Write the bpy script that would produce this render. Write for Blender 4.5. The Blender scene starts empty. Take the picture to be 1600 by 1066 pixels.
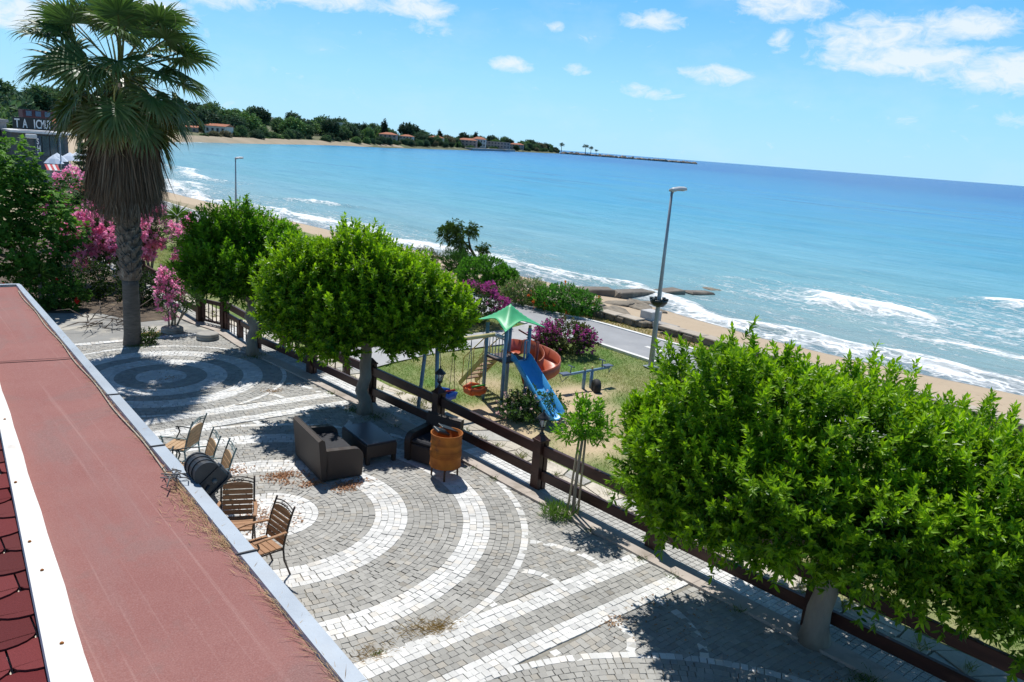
import bpy, bmesh, math, random
import numpy as np
from mathutils import Vector, Matrix
R = math.radians
rng = np.random.default_rng(7)
random.seed(7)
SC = bpy.context.scene
COL = SC.collection

# ------------------------------------------------------------------ render / camera
SC.render.engine = 'CYCLES'
SC.view_settings.view_transform = 'Standard'
SC.view_settings.look = 'None'
SC.view_settings.exposure = 0
SC.cycles.max_bounces = 6
SC.cycles.transparent_max_bounces = 8
cam_d = bpy.data.cameras.new('camera')
cam_d.sensor_width = 36.0
cam_d.lens = 27.79
cam_d.clip_start = 0.05
cam_d.clip_end = 30000
cam = bpy.data.objects.new('camera', cam_d)
COL.objects.link(cam)
_pit, _rol, _th = R(13.82), R(4.404), R(130.61)
def _cam_axes():
    n = (math.cos(_th), math.sin(_th)); m = (n[1], -n[0])
    cp, sp, c, s = math.cos(_pit), math.sin(_pit), math.cos(_rol), math.sin(_rol)
    r = (1, 0, 0); d = (0, -sp, -cp); f = (0, cp, -sp)
    ix = [c*r[i]-s*d[i] for i in range(3)]; iy = [s*r[i]+c*d[i] for i in range(3)]
    w = lambda v: Vector((v[0]*m[0]+v[1]*m[1], v[0]*n[0]+v[1]*n[1], v[2]))
    return w(ix), w(iy), w(f)
_ix, _iy, _fw = _cam_axes()
M4 = Matrix(((_ix.x, -_iy.x, -_fw.x, 0), (_ix.y, -_iy.y, -_fw.y, 0), (_ix.z, -_iy.z, -_fw.z, 6.0), (0, 0, 0, 1)))
cam.matrix_world = M4
SC.camera = cam

# ------------------------------------------------------------------ materials
MATS = {}
def _mix(nt, fac, a, b):
    n = nt.nodes.new('ShaderNodeMix'); n.data_type = 'RGBA'
    for sock, v in ((n.inputs[0], fac), (n.inputs[6], a), (n.inputs[7], b)):
        if hasattr(v, 'is_linked') or hasattr(v, 'node'): nt.links.new(v, sock)
        elif isinstance(v, (int, float)): sock.default_value = v
        else: sock.default_value = (*v[:3], 1)
    return n.outputs[2]
def _math(nt, op, a, b=None, clamp=False):
    n = nt.nodes.new('ShaderNodeMath'); n.operation = op; n.use_clamp = clamp
    for i, v in enumerate((a, b)):
        if v is None: continue
        if hasattr(v, 'node'): nt.links.new(v, n.inputs[i])
        else: n.inputs[i].default_value = v
    return n.outputs[0]
def _noise(nt, scale, detail=4, rough=.55, vec=None, dist=0):
    n = nt.nodes.new('ShaderNodeTexNoise'); n.inputs['Scale'].default_value = scale
    n.inputs['Detail'].default_value = detail; n.inputs['Roughness'].default_value = rough
    n.inputs['Distortion'].default_value = dist
    if vec is not None: nt.links.new(vec, n.inputs['Vector'])
    return n.outputs['Fac']
def _ramp(nt, fac, stops):
    n = nt.nodes.new('ShaderNodeValToRGB'); e = n.color_ramp.elements
    while len(e) < len(stops): e.new(.5)
    for k, (p, c) in enumerate(stops):
        e[k].position = p; e[k].color = (*c[:3], 1) if not isinstance(c, (int, float)) else (c, c, c, 1)
    nt.links.new(fac, n.inputs[0]); return n.outputs[0]
def _coord(nt, kind='Object', scale=None):
    t = nt.nodes.new('ShaderNodeTexCoord').outputs[kind]
    if scale is None: return t
    m = nt.nodes.new('ShaderNodeMapping'); m.inputs['Scale'].default_value = scale
    nt.links.new(t, m.inputs[0]); return m.outputs[0]
def _new(name):
    m = bpy.data.materials.new(name); m.use_nodes = True
    nt = m.node_tree; b = nt.nodes['Principled BSDF']
    MATS[name] = m
    return m, nt, b
def _bump(nt, b, h, strength=.3, dist=.02):
    n = nt.nodes.new('ShaderNodeBump'); n.inputs['Strength'].default_value = strength
    n.inputs['Distance'].default_value = dist
    nt.links.new(h, n.inputs['Height']); nt.links.new(n.outputs[0], b.inputs['Normal'])
def surf(name, c1, c2=None, scale=6, rough=.6, bump=.15, bscale=40, metal=0, stretch=None, lo=.35, hi=.65, c3=None, s3=1.3, t3=(.55, .7), spec=.4, bdist=.01):
    """two-tone noise surface with optional stains (c3) and fine bump"""
    if name in MATS: return MATS[name]
    m, nt, b = _new(name)
    c2 = c2 or tuple(x*.75 for x in c1)
    v = _coord(nt, 'Object', stretch)
    f = _ramp(nt, _noise(nt, scale, 6, .6, v), [(lo, 0), (hi, 1)])
    col = _mix(nt, f, c1, c2)
    if c3:
        g = _ramp(nt, _noise(nt, s3, 5, .65, v), [(t3[0], 0), (t3[1], 1)])
        col = _mix(nt, g, col, c3)
    nt.links.new(col, b.inputs['Base Color'])
    b.inputs['Roughness'].default_value = rough; b.inputs['Metallic'].default_value = metal
    b.inputs['Specular IOR Level'].default_value = spec
    if bump: _bump(nt, b, _noise(nt, bscale, 4, .6, v), bump, bdist)
    return m
def leafmat(name, rough=.42, trans=.3, tint=(1.15, 1.25, .5), spec=.5):
    if name in MATS: return MATS[name]
    m, nt, b = _new(name)
    a = nt.nodes.new('ShaderNodeAttribute'); a.attribute_name = 'Col'
    nt.links.new(a.outputs['Color'], b.inputs['Base Color'])
    b.inputs['Roughness'].default_value = rough; b.inputs['Specular IOR Level'].default_value = spec
    if trans:
        t = nt.nodes.new('ShaderNodeBsdfTranslucent')
        mm = nt.nodes.new('ShaderNodeMix'); mm.data_type = 'RGBA'; mm.blend_type = 'MULTIPLY'
        mm.inputs[0].default_value = 1; nt.links.new(a.outputs['Color'], mm.inputs[6]); mm.inputs[7].default_value = (*tint, 1)
        nt.links.new(mm.outputs[2], t.inputs['Color'])
        mx = nt.nodes.new('ShaderNodeMixShader'); mx.inputs[0].default_value = trans
        nt.links.new(b.outputs[0], mx.inputs[1]); nt.links.new(t.outputs[0], mx.inputs[2])
        nt.links.new(mx.outputs[0], nt.nodes['Material Output'].inputs['Surface'])
    return m
def attrmat(name, rough=.75, nscale=30, namp=.35, bump=.3, spec=.3, nscale2=2.0, namp2=.2):
    """colour from the Col attribute, broken up by two scales of noise"""
    if name in MATS: return MATS[name]
    m, nt, b = _new(name)
    a = nt.nodes.new('ShaderNodeAttribute'); a.attribute_name = 'Col'
    v = _coord(nt)
    n1 = _noise(nt, nscale, 5, .65, v); n2 = _noise(nt, nscale2, 4, .6, v)
    f = _math(nt, 'ADD', _math(nt, 'MULTIPLY', n1, namp*2), 1-namp)
    g = _math(nt, 'ADD', _math(nt, 'MULTIPLY', n2, namp2*2), 1-namp2)
    f = _math(nt, 'MULTIPLY', f, g)
    vm = nt.nodes.new('ShaderNodeVectorMath'); vm.operation = 'SCALE'
    nt.links.new(a.outputs['Color'], vm.inputs[0]); nt.links.new(f, vm.inputs['Scale'])
    nt.links.new(vm.outputs[0], b.inputs['Base Color'])
    b.inputs['Roughness'].default_value = rough; b.inputs['Specular IOR Level'].default_value = spec
    if bump: _bump(nt, b, n1, bump, .01)
    return m

# ------------------------------------------------------------------ object helpers
def thing(name, label, cat, loc=(0, 0, 0), rz=0, group=None):
    o = bpy.data.objects.new(name, None); COL.objects.link(o)
    o.empty_display_size = .2
    o.location = loc; o.rotation_euler = (0, 0, rz)
    o['label'] = label; o['category'] = cat
    if group: o['group'] = group
    return o
def tag(o, label=None, cat=None, group=None, kind=None):
    if label: o['label'] = label
    if cat: o['category'] = cat
    if group: o['group'] = group
    if kind: o['kind'] = kind
    return o
def link(name, me, mat, parent=None):
    o = bpy.data.objects.new(name, me); COL.objects.link(o)
    if mat is not None and len(me.materials) == 0:
        for m in (mat if isinstance(mat, (list, tuple)) else [mat]): me.materials.append(m)
    if parent is not None: o.parent = parent
    return o
def dup(root, loc, rz, label=None, group=None):
    r = root.copy(); COL.objects.link(r); r.location = loc; r.rotation_euler = (0, 0, rz)
    if label: r['label'] = label
    if group: r['group'] = group
    for ch in list(root.children):
        c = ch.copy(); COL.objects.link(c); c.parent = r
        for g in list(ch.children):
            d = g.copy(); COL.objects.link(d); d.parent = c
    return r

class MB:
    """collects shapes into one mesh; all coordinates in the frame of the object it will become"""
    def __init__(s, off=(0, 0, 0)):
        s.v = []; s.f = []; s.mi = []; s.sm = []; s.off = Vector(off); s.cur = 0
    def add(s, vs, fs, smooth=False):
        k = len(s.v); s.v += [Vector(p)-s.off for p in vs]
        for f in fs: s.f.append([i+k for i in f]); s.mi.append(s.cur); s.sm.append(smooth)
    def box(s, c, size, rot=None, taper=1.0, bev=0.0):
        hx, hy, hz = (x/2 for x in size)
        def ring(z, kx, ky): return [(-kx, -ky, z), (kx, -ky, z), (kx, ky, z), (-kx, ky, z)]
        if bev:
            b = min(bev, hx*.9, hy*.9, hz*.9)
            rings = [ring(-hz, hx-b, hy-b), ring(-hz+b, hx, hy), ring(hz-b, hx*taper, hy*taper), ring(hz, hx*taper-b, hy*taper-b)]
        else: rings = [ring(-hz, hx, hy), ring(hz, hx*taper, hy*taper)]
        vs = [Vector(p) for r_ in rings for p in r_]; n = len(rings)
        fs = [(3, 2, 1, 0), tuple(4*(n-1)+i for i in range(4))]
        for k in range(n-1):
            for i in range(4): fs.append((4*k+i, 4*k+(i+1) % 4, 4*k+4+(i+1) % 4, 4*k+4+i))
        m = rot if rot is not None else Matrix.Identity(3)
        s.add([m @ p + Vector(c) for p in vs], fs)
    def beam(s, p0, p1, w, h, up=(0, 0, 1), bev=0.0):
        p0, p1 = Vector(p0), Vector(p1); d = (p1-p0); L = d.length; d.normalize()
        x = d.cross(Vector(up)); x.normalize(); u = x.cross(d)
        m = Matrix((x, d, u)).transposed()
        s.box((p0+p1)/2, (w, L, h), m, bev=bev)
    def tube(s, pts, r, seg=8, caps=True, closed=False):
        pts = [Vector(p) for p in pts]; n = len(pts)
        rs = r if isinstance(r, (list, tuple)) else [r]*n
        vs = []; prev = None
        for i, p in enumerate(pts):
            if closed: d = pts[(i+1) % n]-pts[i-1]
            else: d = pts[min(i+1, n-1)]-pts[max(i-1, 0)]
            d.normalize()
            if prev is None:
                a = Vector((0, 0, 1)) if abs(d.z) < .9 else Vector((1, 0, 0))
                x = d.cross(a); x.normalize()
            else:
                x = prev-d*prev.dot(d)
                if x.length < 1e-6: x = d.orthogonal()
                x.normalize()
            prev = x; y = d.cross(x)
            for k in range(seg):
                t = 2*math.pi*k/seg
                vs.append(p+(x*math.cos(t)+y*math.sin(t))*rs[i])
        fs = []
        for i in range(n if closed else n-1):
            j = (i+1) % n
            for k in range(seg): fs.append((i*seg+k, i*seg+(k+1) % seg, j*seg+(k+1) % seg, j*seg+k))
        if caps and not closed:
            fs.append(tuple(range(seg-1, -1, -1))); fs.append(tuple((n-1)*seg+k for k in range(seg)))
        s.add(vs, fs, True)
    def lathe(s, c, prof, seg=20, ax=None, smooth=True):
        """prof: (radius, height) list around the local z axis at c"""
        m = ax if ax is not None else Matrix.Identity(3); c = Vector(c); vs = []; fs = []
        for r_, h in prof:
            for k in range(seg):
                t = 2*math.pi*k/seg
                vs.append(m @ Vector((r_*math.cos(t), r_*math.sin(t), h))+c)
        for i in range(len(prof)-1):
            for k in range(seg): fs.append((i*seg+k, i*seg+(k+1) % seg, (i+1)*seg+(k+1) % seg, (i+1)*seg+k))
        s.add(vs, fs, smooth)
        if prof[0][0] > 1e-4: s.add(vs[:seg], [tuple(range(seg-1, -1, -1))])
        if prof[-1][0] > 1e-4: s.add(vs[-seg:], [tuple(range(seg))])
    def prism(s, poly, z0, z1, m=None, c=(0, 0, 0)):
        n = len(poly); m = m if m is not None else Matrix.Identity(3)
        vs = [m @ Vector((x, y, z0))+Vector(c) for x, y in poly]+[m @ Vector((x, y, z1))+Vector(c) for x, y in poly]
        fs = [tuple(range(n-1, -1, -1)), tuple(range(n, 2*n))]+[(i, (i+1) % n, n+(i+1) % n, n+i) for i in range(n)]
        s.add(vs, fs)
    def sweep(s, prof, path, smooth=True, close_prof=True):
        """prof: (side, up) points swept along path, up kept vertical-ish"""
        path = [Vector(p) for p in path]; n = len(path); q = len(prof); vs = []
        for i, p in enumerate(path):
            d = path[min(i+1, n-1)]-path[max(i-1, 0)]; d.normalize()
            x = d.cross(Vector((0, 0, 1))); x.normalize(); u = x.cross(d)
            vs += [p+x*a+u*b for a, b in prof]
        fs = []
        for i in range(n-1):
            for k in range(q if close_prof else q-1):
                fs.append((i*q+k, i*q+(k+1) % q, (i+1)*q+(k+1) % q, (i+1)*q+k))
        if close_prof: fs.append(tuple(range(q-1, -1, -1))); fs.append(tuple((n-1)*q+k for k in range(q)))
        s.add(vs, fs, smooth)
    def build(s, name, mat, parent=None, world=False):
        me = bpy.data.meshes.new(name)
        v = s.v
        if world and parent is not None:
            v = [p-Vector(parent.location) for p in v]
        me.from_pydata([tuple(p) for p in v], [], s.f)
        mats = mat if isinstance(mat, (list, tuple)) else [mat]
        for m in mats: me.materials.append(m)
        if len(mats) > 1: me.polygons.foreach_set('material_index', s.mi)
        me.polygons.foreach_set('use_smooth', s.sm)
        me.update()
        return link(name, me, None, parent)

def raw_mesh(name, verts, tris=None, quads=None, col=None, smooth=False):
    """fast numpy mesh; faces are an (n,3) or (n,4) int array; col is a per-vertex rgb array"""
    me = bpy.data.meshes.new(name)
    F = tris if tris is not None else quads
    k = F.shape[1]; n = len(F)
    me.vertices.add(len(verts)); me.vertices.foreach_set('co', np.asarray(verts, np.float32).ravel())
    me.loops.add(n*k); me.loops.foreach_set('vertex_index', F.astype(np.int32).ravel())
    me.polygons.add(n); me.polygons.foreach_set('loop_start', np.arange(0, n*k, k, dtype=np.int32))
    try: me.polygons.foreach_set('loop_total', np.full(n, k, np.int32))
    except Exception: pass
    me.polygons.foreach_set('use_smooth', np.full(n, smooth, bool))
    me.update(calc_edges=True); me.validate()
    if col is not None:
        a = me.color_attributes.new('Col', 'FLOAT_COLOR', 'POINT')
        c = np.ones((len(verts), 4), np.float32); c[:, :3] = col
        a.data.foreach_set('color', c.ravel())
    return me
def nrmz(a): return a/np.maximum(np.linalg.norm(a, axis=-1, keepdims=True), 1e-9)
def leaf_geo(base, d, nrm, L, W, col, fold=.12, droop=0.0, mid=.45, oval=False):
    """diamond leaves folded on the midrib: returns verts, tris, colours"""
    d = nrmz(d); s = nrmz(np.cross(d, nrm)); n = np.cross(s, d)
    L = L[:, None]; W = W[:, None]
    tip = base+d*L-np.array([0, 0, 1.])*L*droop
    if oval:       # rounded blade: two pairs of side points
        dz = np.array([0, 0, 1.])*L*droop
        p1 = base+d*L*.30-dz*.1; p2 = base+d*L*.68-dz*.5; f1 = n*W*fold
        v = np.stack([base, p1+s*W*.46+f1, p1-s*W*.46+f1, p2+s*W*.42+f1, p2-s*W*.42+f1, tip], 1).reshape(-1, 3)
        i = np.arange(len(base))[:, None]*6
        t = np.concatenate([i+np.array([[0, 1, 2]]), i+np.array([[1, 3, 4]]), i+np.array([[1, 4, 2]]), i+np.array([[3, 5, 4]])], 1).reshape(-1, 3)
        return v, t, np.repeat(col, 6, 0)
    m_ = base+d*L*mid
    a = m_+s*W*.5+n*W*fold; b = m_-s*W*.5+n*W*fold
    N = len(base); v = np.stack([base, a, tip, b], 1).reshape(-1, 3)
    i = np.arange(N)[:, None]*4
    t = np.concatenate([i+np.array([[0, 1, 2]]), i+np.array([[0, 2, 3]])], 1).reshape(-1, 3)
    return v, t, np.repeat(col, 4, 0)
def join_geo(parts):
    v = []; t = []; c = []; k = 0
    for a, b, d in parts: v.append(a); t.append(b+k); c.append(d); k += len(a)
    return np.concatenate(v), np.concatenate(t), np.concatenate(c)
def lerp(a, b, t): return np.asarray(a)[None]*(1-t[:, None])+np.asarray(b)[None]*t[:, None]
def unit(n, r=rng): return nrmz(r.normal(size=(n, 3)))
def crown_pts(blobs, n, r=rng, shell=(.78, 1.04), lump=.10, inner=.72, flat=None, pw=1.0, clump=0.0):
    """points on the outside of a union of ellipsoids; blobs: (cx,cy,cz,rx,ry,rz)"""
    B = np.array(blobs, float); w = (B[:, 3]*B[:, 4]+B[:, 3]*B[:, 5]+B[:, 4]*B[:, 5]); w /= w.sum()
    P = []; D = []
    tot = 0
    ph = r.uniform(0, 6.28, 6)
    while tot < n:
        k = r.choice(len(B), size=n*2, p=w); u = unit(n*2, r)
        lm = 1+lump*(np.sin(u[:, 0]*7+ph[0])*np.sin(u[:, 1]*6+ph[1])+np.sin(u[:, 2]*8+u[:, 0]*5+ph[2])*.7)
        q = r.uniform(0, 1, n*2)**pw
        rad = (shell[0]+(shell[1]-shell[0])*q)*lm
        p = B[k, :3]+B[k, 3:]*u*rad[:, None]
        if clump: p = p+u*(clump*(np.sin(p[:, 0]*6.3+ph[3])*np.sin(p[:, 1]*5.7+ph[4])+np.sin(p[:, 2]*7.1+ph[5]+p[:, 0]*2.0)*.8+.5*np.sin(p[:, 1]*11+p[:, 2]*9)))[:, None]
        ok = np.ones(len(p), bool)
        for j in range(len(B)):
            e = np.linalg.norm((p-B[j, :3])/B[j, 3:], axis=1)
            ok &= (e > inner) | (k == j)
        if flat is not None: ok &= p[:, 2] > flat
        p = p[ok]; u = nrmz((u/B[k, 3:])[ok]); P.append(p); D.append(u); tot += len(p)
    return np.concatenate(P)[:n], np.concatenate(D)[:n]
def rosettes(p, out, K, L, W, c_lo, c_hi, r=rng, up=.35, spread=(25, 88), stem=.10, jit=.45, cvar=.25, droop=.06, tone=None, fold=.12, oval=False):
    """leaf clusters: K leaves round an axis at every point"""
    n = len(p); ax = nrmz(out+np.array([0, 0, up])+r.normal(size=(n, 3))*jit)
    a1 = nrmz(np.cross(ax, unit(n, r))); a2 = np.cross(ax, a1)
    tone = r.uniform(0, 1, n) if tone is None else tone
    parts = []
    for k in range(K):
        ang = k*2.4+r.uniform(0, .7, n); t = k/(K-1) if K > 1 else .5
        til = np.radians(spread[1]+(spread[0]-spread[1])*t+r.normal(size=n)*9)
        rad = a1*np.cos(ang)[:, None]+a2*np.sin(ang)[:, None]
        d = ax*np.cos(til)[:, None]+rad*np.sin(til)[:, None]
        nn = ax*np.sin(til)[:, None]-rad*np.cos(til)[:, None]+r.normal(size=(n, 3))*.25
        b = p+ax*((t-.6)*stem)[..., None] if np.ndim(t) else p+ax*(t-.6)*stem
        s_ = r.uniform(.7, 1.2, n)
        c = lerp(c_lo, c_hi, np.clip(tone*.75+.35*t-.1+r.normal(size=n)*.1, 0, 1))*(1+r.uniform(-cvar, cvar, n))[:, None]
        parts.append(leaf_geo(b, d, nn, L*s_, W*s_, c, droop=droop, fold=fold, oval=oval))
    return join_geo(parts)
def geo_obj(name, geo, mat, parent=None, off=None):
    v, t, c = geo
    if off is not None: v = v-np.array(off)
    return link(name, raw_mesh(name, v, tris=t, col=c), mat, parent)

# ------------------------------------------------------------------ sun and sky
SUN = Vector((.19, .52, 1.0)).normalized()
sl = bpy.data.lights.new('sun', 'SUN'); sl.energy = 5.0; sl.angle = R(.53); sl.color = (1.0, .98, .935)
so = bpy.data.objects.new('sun', sl); COL.objects.link(so)
so.rotation_euler = (-SUN).to_track_quat('-Z', 'Y').to_euler(); so.location = (0, 0, 40)
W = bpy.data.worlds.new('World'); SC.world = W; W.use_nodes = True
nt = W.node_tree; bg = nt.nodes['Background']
sky = nt.nodes.new('ShaderNodeTexSky'); sky.sky_type = 'NISHITA'; sky.sun_disc = False
sky.sun_elevation = math.asin(SUN.z); sky.sun_rotation = math.atan2(SUN.x, SUN.y)
sky.air_density = 1.0; sky.dust_density = .35; sky.ozone_density = 2.2; sky.altitude = 0
gen = nt.nodes.new('ShaderNodeTexCoord').outputs['Generated']
sp = nt.nodes.new('ShaderNodeSeparateXYZ'); nt.links.new(gen, sp.inputs[0])
az = _math(nt, 'MULTIPLY', _math(nt, 'ARCTAN2', sp.outputs[0], sp.outputs[1]), 57.2958)
el = _math(nt, 'MULTIPLY', _math(nt, 'ARCSINE', sp.outputs[2]), 57.2958)
# cumulus banks: azimuth, elevation, half width, half height (degrees), density
CL = [(56.8, 10.0, 3.4, .9, 1), (63.0, 8.3, 4.6, 1.3, .85), (67.6, 9.0, 3.0, .9, 1), (64.5, 7.0, 5.5, .95, 1), (70.5, 6.4, 5.5, 1.2, 1),
      (76, 7.0, 5, 1.6, 1), (60.3, 7.9, 1.0, 1.2, .8), (53.0, 5.65, 2.4, .62, .9), (48.7, 4.3, 2.2, .45, .6), (48.4, 8.8, 2.2, .65, .85),
      (56.9, 7.9, .9, .7, .7), (39.2, 5.4, 1.6, .5, .95), (43.7, 5.4, .9, .4, .75), (42.0, 8.0, .6, .35, .7), (32.4, 8.5, 2.8, .8, .95),
      (26.5, 8.5, 3.8, .8, .95), (33.5, 7.4, 2.0, .6, .55), (9.5, 5.3, 3.0, 1.0, 1), (16, 6.5, 3.0, .8, .9), (71.3, 3.7, 2.0, .5, .45), (64.6, 3.5, 1.6, .3, .5),
      (59, 4.0, .8, .3, .5), (20.0, 7.9, 3.0, .9, .9), (44.2, 7.4, 1.0, .35, .4), (-10, 7, 6, 1.3, .9), (95, 9, 8, 2, .9), (30, 14, 9, 2, .7), (60, 17, 10, 2.2, .7)]
acc = None
for a, e, w, h, d in CL:
    x = _math(nt, 'POWER', _math(nt, 'ABSOLUTE', _math(nt, 'MULTIPLY', _math(nt, 'SUBTRACT', az, a), 1/(w*1.25))), 2)
    y = _math(nt, 'POWER', _math(nt, 'ABSOLUTE', _math(nt, 'MULTIPLY', _math(nt, 'SUBTRACT', el, e), 1/(h*1.35))), 2)
    b = _math(nt, 'MULTIPLY', _math(nt, 'SUBTRACT', 1.0, _math(nt, 'ADD', x, y), clamp=True), d)
    acc = b if acc is None else _math(nt, 'MAXIMUM', acc, b)
cv = nt.nodes.new('ShaderNodeCombineXYZ'); nt.links.new(az, cv.inputs[0])
nt.links.new(_math(nt, 'MULTIPLY', el, 1.9), cv.inputs[1])
n1 = _noise(nt, .62, 9, .66, cv.outputs[0], .5)
m1 = _math(nt, 'SUBTRACT', _math(nt, 'ADD', _math(nt, 'MULTIPLY', acc, .90), _math(nt, 'MULTIPLY', n1, 1.8)), 1.12)
mask = _math(nt, 'MULTIPLY', m1, 1.5, clamp=True)
mask = _math(nt, 'MULTIPLY', mask, .86)
wisp = _math(nt, 'MULTIPLY', _math(nt, 'SUBTRACT', _noise(nt, .16, 7, .6, cv.outputs[0]), .5), .5, clamp=True)
mask = _math(nt, 'MAXIMUM', mask, wisp)
# clear maritime air: the physical sky, with the blue of the photograph laid in by elevation
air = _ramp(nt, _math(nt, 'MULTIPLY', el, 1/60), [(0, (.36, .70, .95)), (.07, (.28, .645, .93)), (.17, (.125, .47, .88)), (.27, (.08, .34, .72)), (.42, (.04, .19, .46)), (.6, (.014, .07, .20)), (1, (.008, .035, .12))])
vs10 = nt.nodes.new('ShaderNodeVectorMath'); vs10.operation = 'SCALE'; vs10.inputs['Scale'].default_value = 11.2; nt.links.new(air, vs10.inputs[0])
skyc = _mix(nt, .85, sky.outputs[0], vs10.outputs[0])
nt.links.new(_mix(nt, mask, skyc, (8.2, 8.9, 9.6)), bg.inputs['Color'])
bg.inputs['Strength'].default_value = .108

# ------------------------------------------------------------------ fence line and shore
FX = np.array([(-30, 9.9), (-8, 9.75), (2, 9.62), (4, 9.5), (7, 9.31), (9.7, 9.19), (12.8, 9.1), (17.9, 8.75), (20.75, 8.45), (23.4, 8.5), (24.3, 8.12), (30.4, 8.1), (45, 8.0), (80, 8)])
def fx(y): return np.interp(y, FX[:, 0], FX[:, 1])
SEA = -1.0
SHORE1 = [(31.5, -80), (31.2, -30), (30.6, 8), (29.9, 11.5), (29.2, 15), (29.05, 18), (29.3, 22), (29.7, 25.5), (29.0, 30), (28.4, 40), (27.2, 55), (25.6, 72), (24.9, 84), (25.5, 110), (31, 150), (50, 210), (76, 262), (95.7, 292)]
SHORE2 = [(76, 262), (95.7, 292), (132, 325), (201, 407), (262, 442), (395, 562), (560, 710), (672, 813), (900, 1010), (1090, 1175)]
def strip(name, pts, prof, mat, kind='structure', sub=1, jit=None):
    """terrain strip along a shoreline: prof = (offset to the left of travel, z)"""
    p = np.array(pts, float)
    if sub > 1:
        q = [];
        for i in range(len(p)-1):
            for k in range(sub): q.append(p[i]+(p[i+1]-p[i])*k/sub)
        q.append(p[-1]); p = np.array(q)
    d = np.gradient(p, axis=0); d /= np.linalg.norm(d, axis=1, keepdims=True)
    nl = np.stack([-d[:, 1], d[:, 0]], 1)
    V = []; m = len(prof)
    for i in range(len(p)):
        for o, z in prof:
            j = (0, 0) if jit is None else (rng.normal()*jit*min(1, abs(o)/20), rng.normal()*jit*.12*(z > SEA+.6))
            V.append((*(p[i]+nl[i]*(o+j[0])), z+j[1]))
    F = [(i*m+k, i*m+k+1, (i+1)*m+k+1, (i+1)*m+k) for i in range(len(p)-1) for k in range(m-1)]
    me = raw_mesh(name, np.array(V), quads=np.array(F)[:, ::-1], smooth=True)
    return tag(link(name, me, mat), kind=kind)

# base ground of the mainland
soil = surf('dry_soil', (.36, .29, .19), (.27, .22, .13), 1.2, .9, .3, 14, c3=(.17, .19, .07), s3=.5)
sandm = surf('beach_sand', (.46, .35, .23), (.40, .30, .19), .7, .85, .35, 9, c3=(.36, .28, .19), s3=.25)
g = MB()
g.add([(x, y, -.07) for x, y in [(-700, -90), (21.6, -90), (21.6, -30), (21.6, 45), (20.2, 60), (18.5, 75), (17.5, 110), (23, 150), (42, 214), (68, 266), (60, 420), (-700, 420)]], [tuple(range(12))])
tag(g.build('ground', soil), kind='structure')
# beach: from behind the wall down under the water; wet near the waterline
m, nt, b = _new('beach')
v = _coord(nt); sx = nt.nodes.new('ShaderNodeSeparateXYZ'); nt.links.new(v, sx.inputs[0])
zz = _math(nt, 'ADD', sx.outputs[2], _math(nt, 'MULTIPLY', _math(nt, 'SUBTRACT', _noise(nt, .35, 4, .6, v), .5), .22))
wet = _ramp(nt, _math(nt, 'MULTIPLY', _math(nt, 'ADD', zz, 1.05), 3.2), [(.12, 1), (.42, 0)])
dry = _mix(nt, _noise(nt, 1.1, 6, .65, v), (.40, .30, .20), (.52, .41, .28))
dry = _mix(nt, _ramp(nt, _noise(nt, 3.5, 5, .7, v), [(.6, 0), (.72, 1)]), dry, (.30, .23, .15))
nt.links.new(_mix(nt, wet, dry, (.20, .165, .135)), b.inputs['Base Color'])
nt.links.new(_math(nt, 'SUBTRACT', .9, _math(nt, 'MULTIPLY', wet, .72)), b.inputs['Roughness'])
_bump(nt, b, _noise(nt, 6, 5, .6, v), .35, .05)
strip('beach', SHORE1, [(9, -.12), (6.5, -.35), (3, -.62), (1, -.86), (0, -1.0), (-1.5, -1.12), (-4, -1.4), (-9, -2.2)], MATS['beach'], sub=4)

# ------------------------------------------------------------------ sea
def axis(lo, hi, dense, step, grow):
    a = list(np.arange(dense[0], dense[1], step)); s_ = step; x = a[-1]
    while x < hi: s_ *= grow; x += s_; a.append(x)
    s_ = step; x = a[0]; l = []
    while x > lo: s_ *= grow; x -= s_; l.append(x)
    return np.array(l[::-1]+a)
sxs = axis(4, 9000, (24, 62), .3, 1.09); sys_ = axis(-2500, 9000, (-4, 60), .6, 1.06)
X, Y = np.meshgrid(sxs, sys_, indexing='ij')
sp1 = np.array(SHORE1); sp2 = np.array(SHORE2)
sh = np.interp(Y, sp1[:, 1], sp1[:, 0])
dist = X-sh                                                       # distance out from the waterline
wob = 1.1*np.sin(Y*.21+1)+.7*np.sin(Y*.47+.4)+.35*np.sin(Y*1.13)
def band(c, w0, w1, y0, y1, soft=4):
    """foam ridge at c metres out: sharp on the sea side, trailing w0 shoreward"""
    t = dist-c-wob
    f = np.where(t > 0, np.exp(-(t/w1)**2), np.exp(-(t/w0)**2))
    return f*np.clip((Y-y0)/soft, 0, 1)*np.clip((y1-Y)/soft, 0, 1)
f_in = band(2.6, 1.3, .5, -200, 400)*.74+.42*np.exp(-((dist-.75-.45*np.sin(Y*.6)-.3*np.sin(Y*1.7))/.30)**2)
f_b = 1.1*band(13.7, 1.2, .4, 15, 24, 3)+.8*band(14.6, .9, .35, 3, 14, 5)+1.15*band(24, 1.4, .5, -20, 19.5, 3)+.6*band(9.2, 1.0, .4, -10, 8)
f_b += 1.1*band(11.8, 1.5, .5, 68, 79, 5)+1.1*band(11.5, 1.8, .7, 92, 135, 14)+.8*band(5.2, 1.6, .6, 84, 150, 12)+.55*band(4, 1.8, .6, 36, 66)
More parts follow.
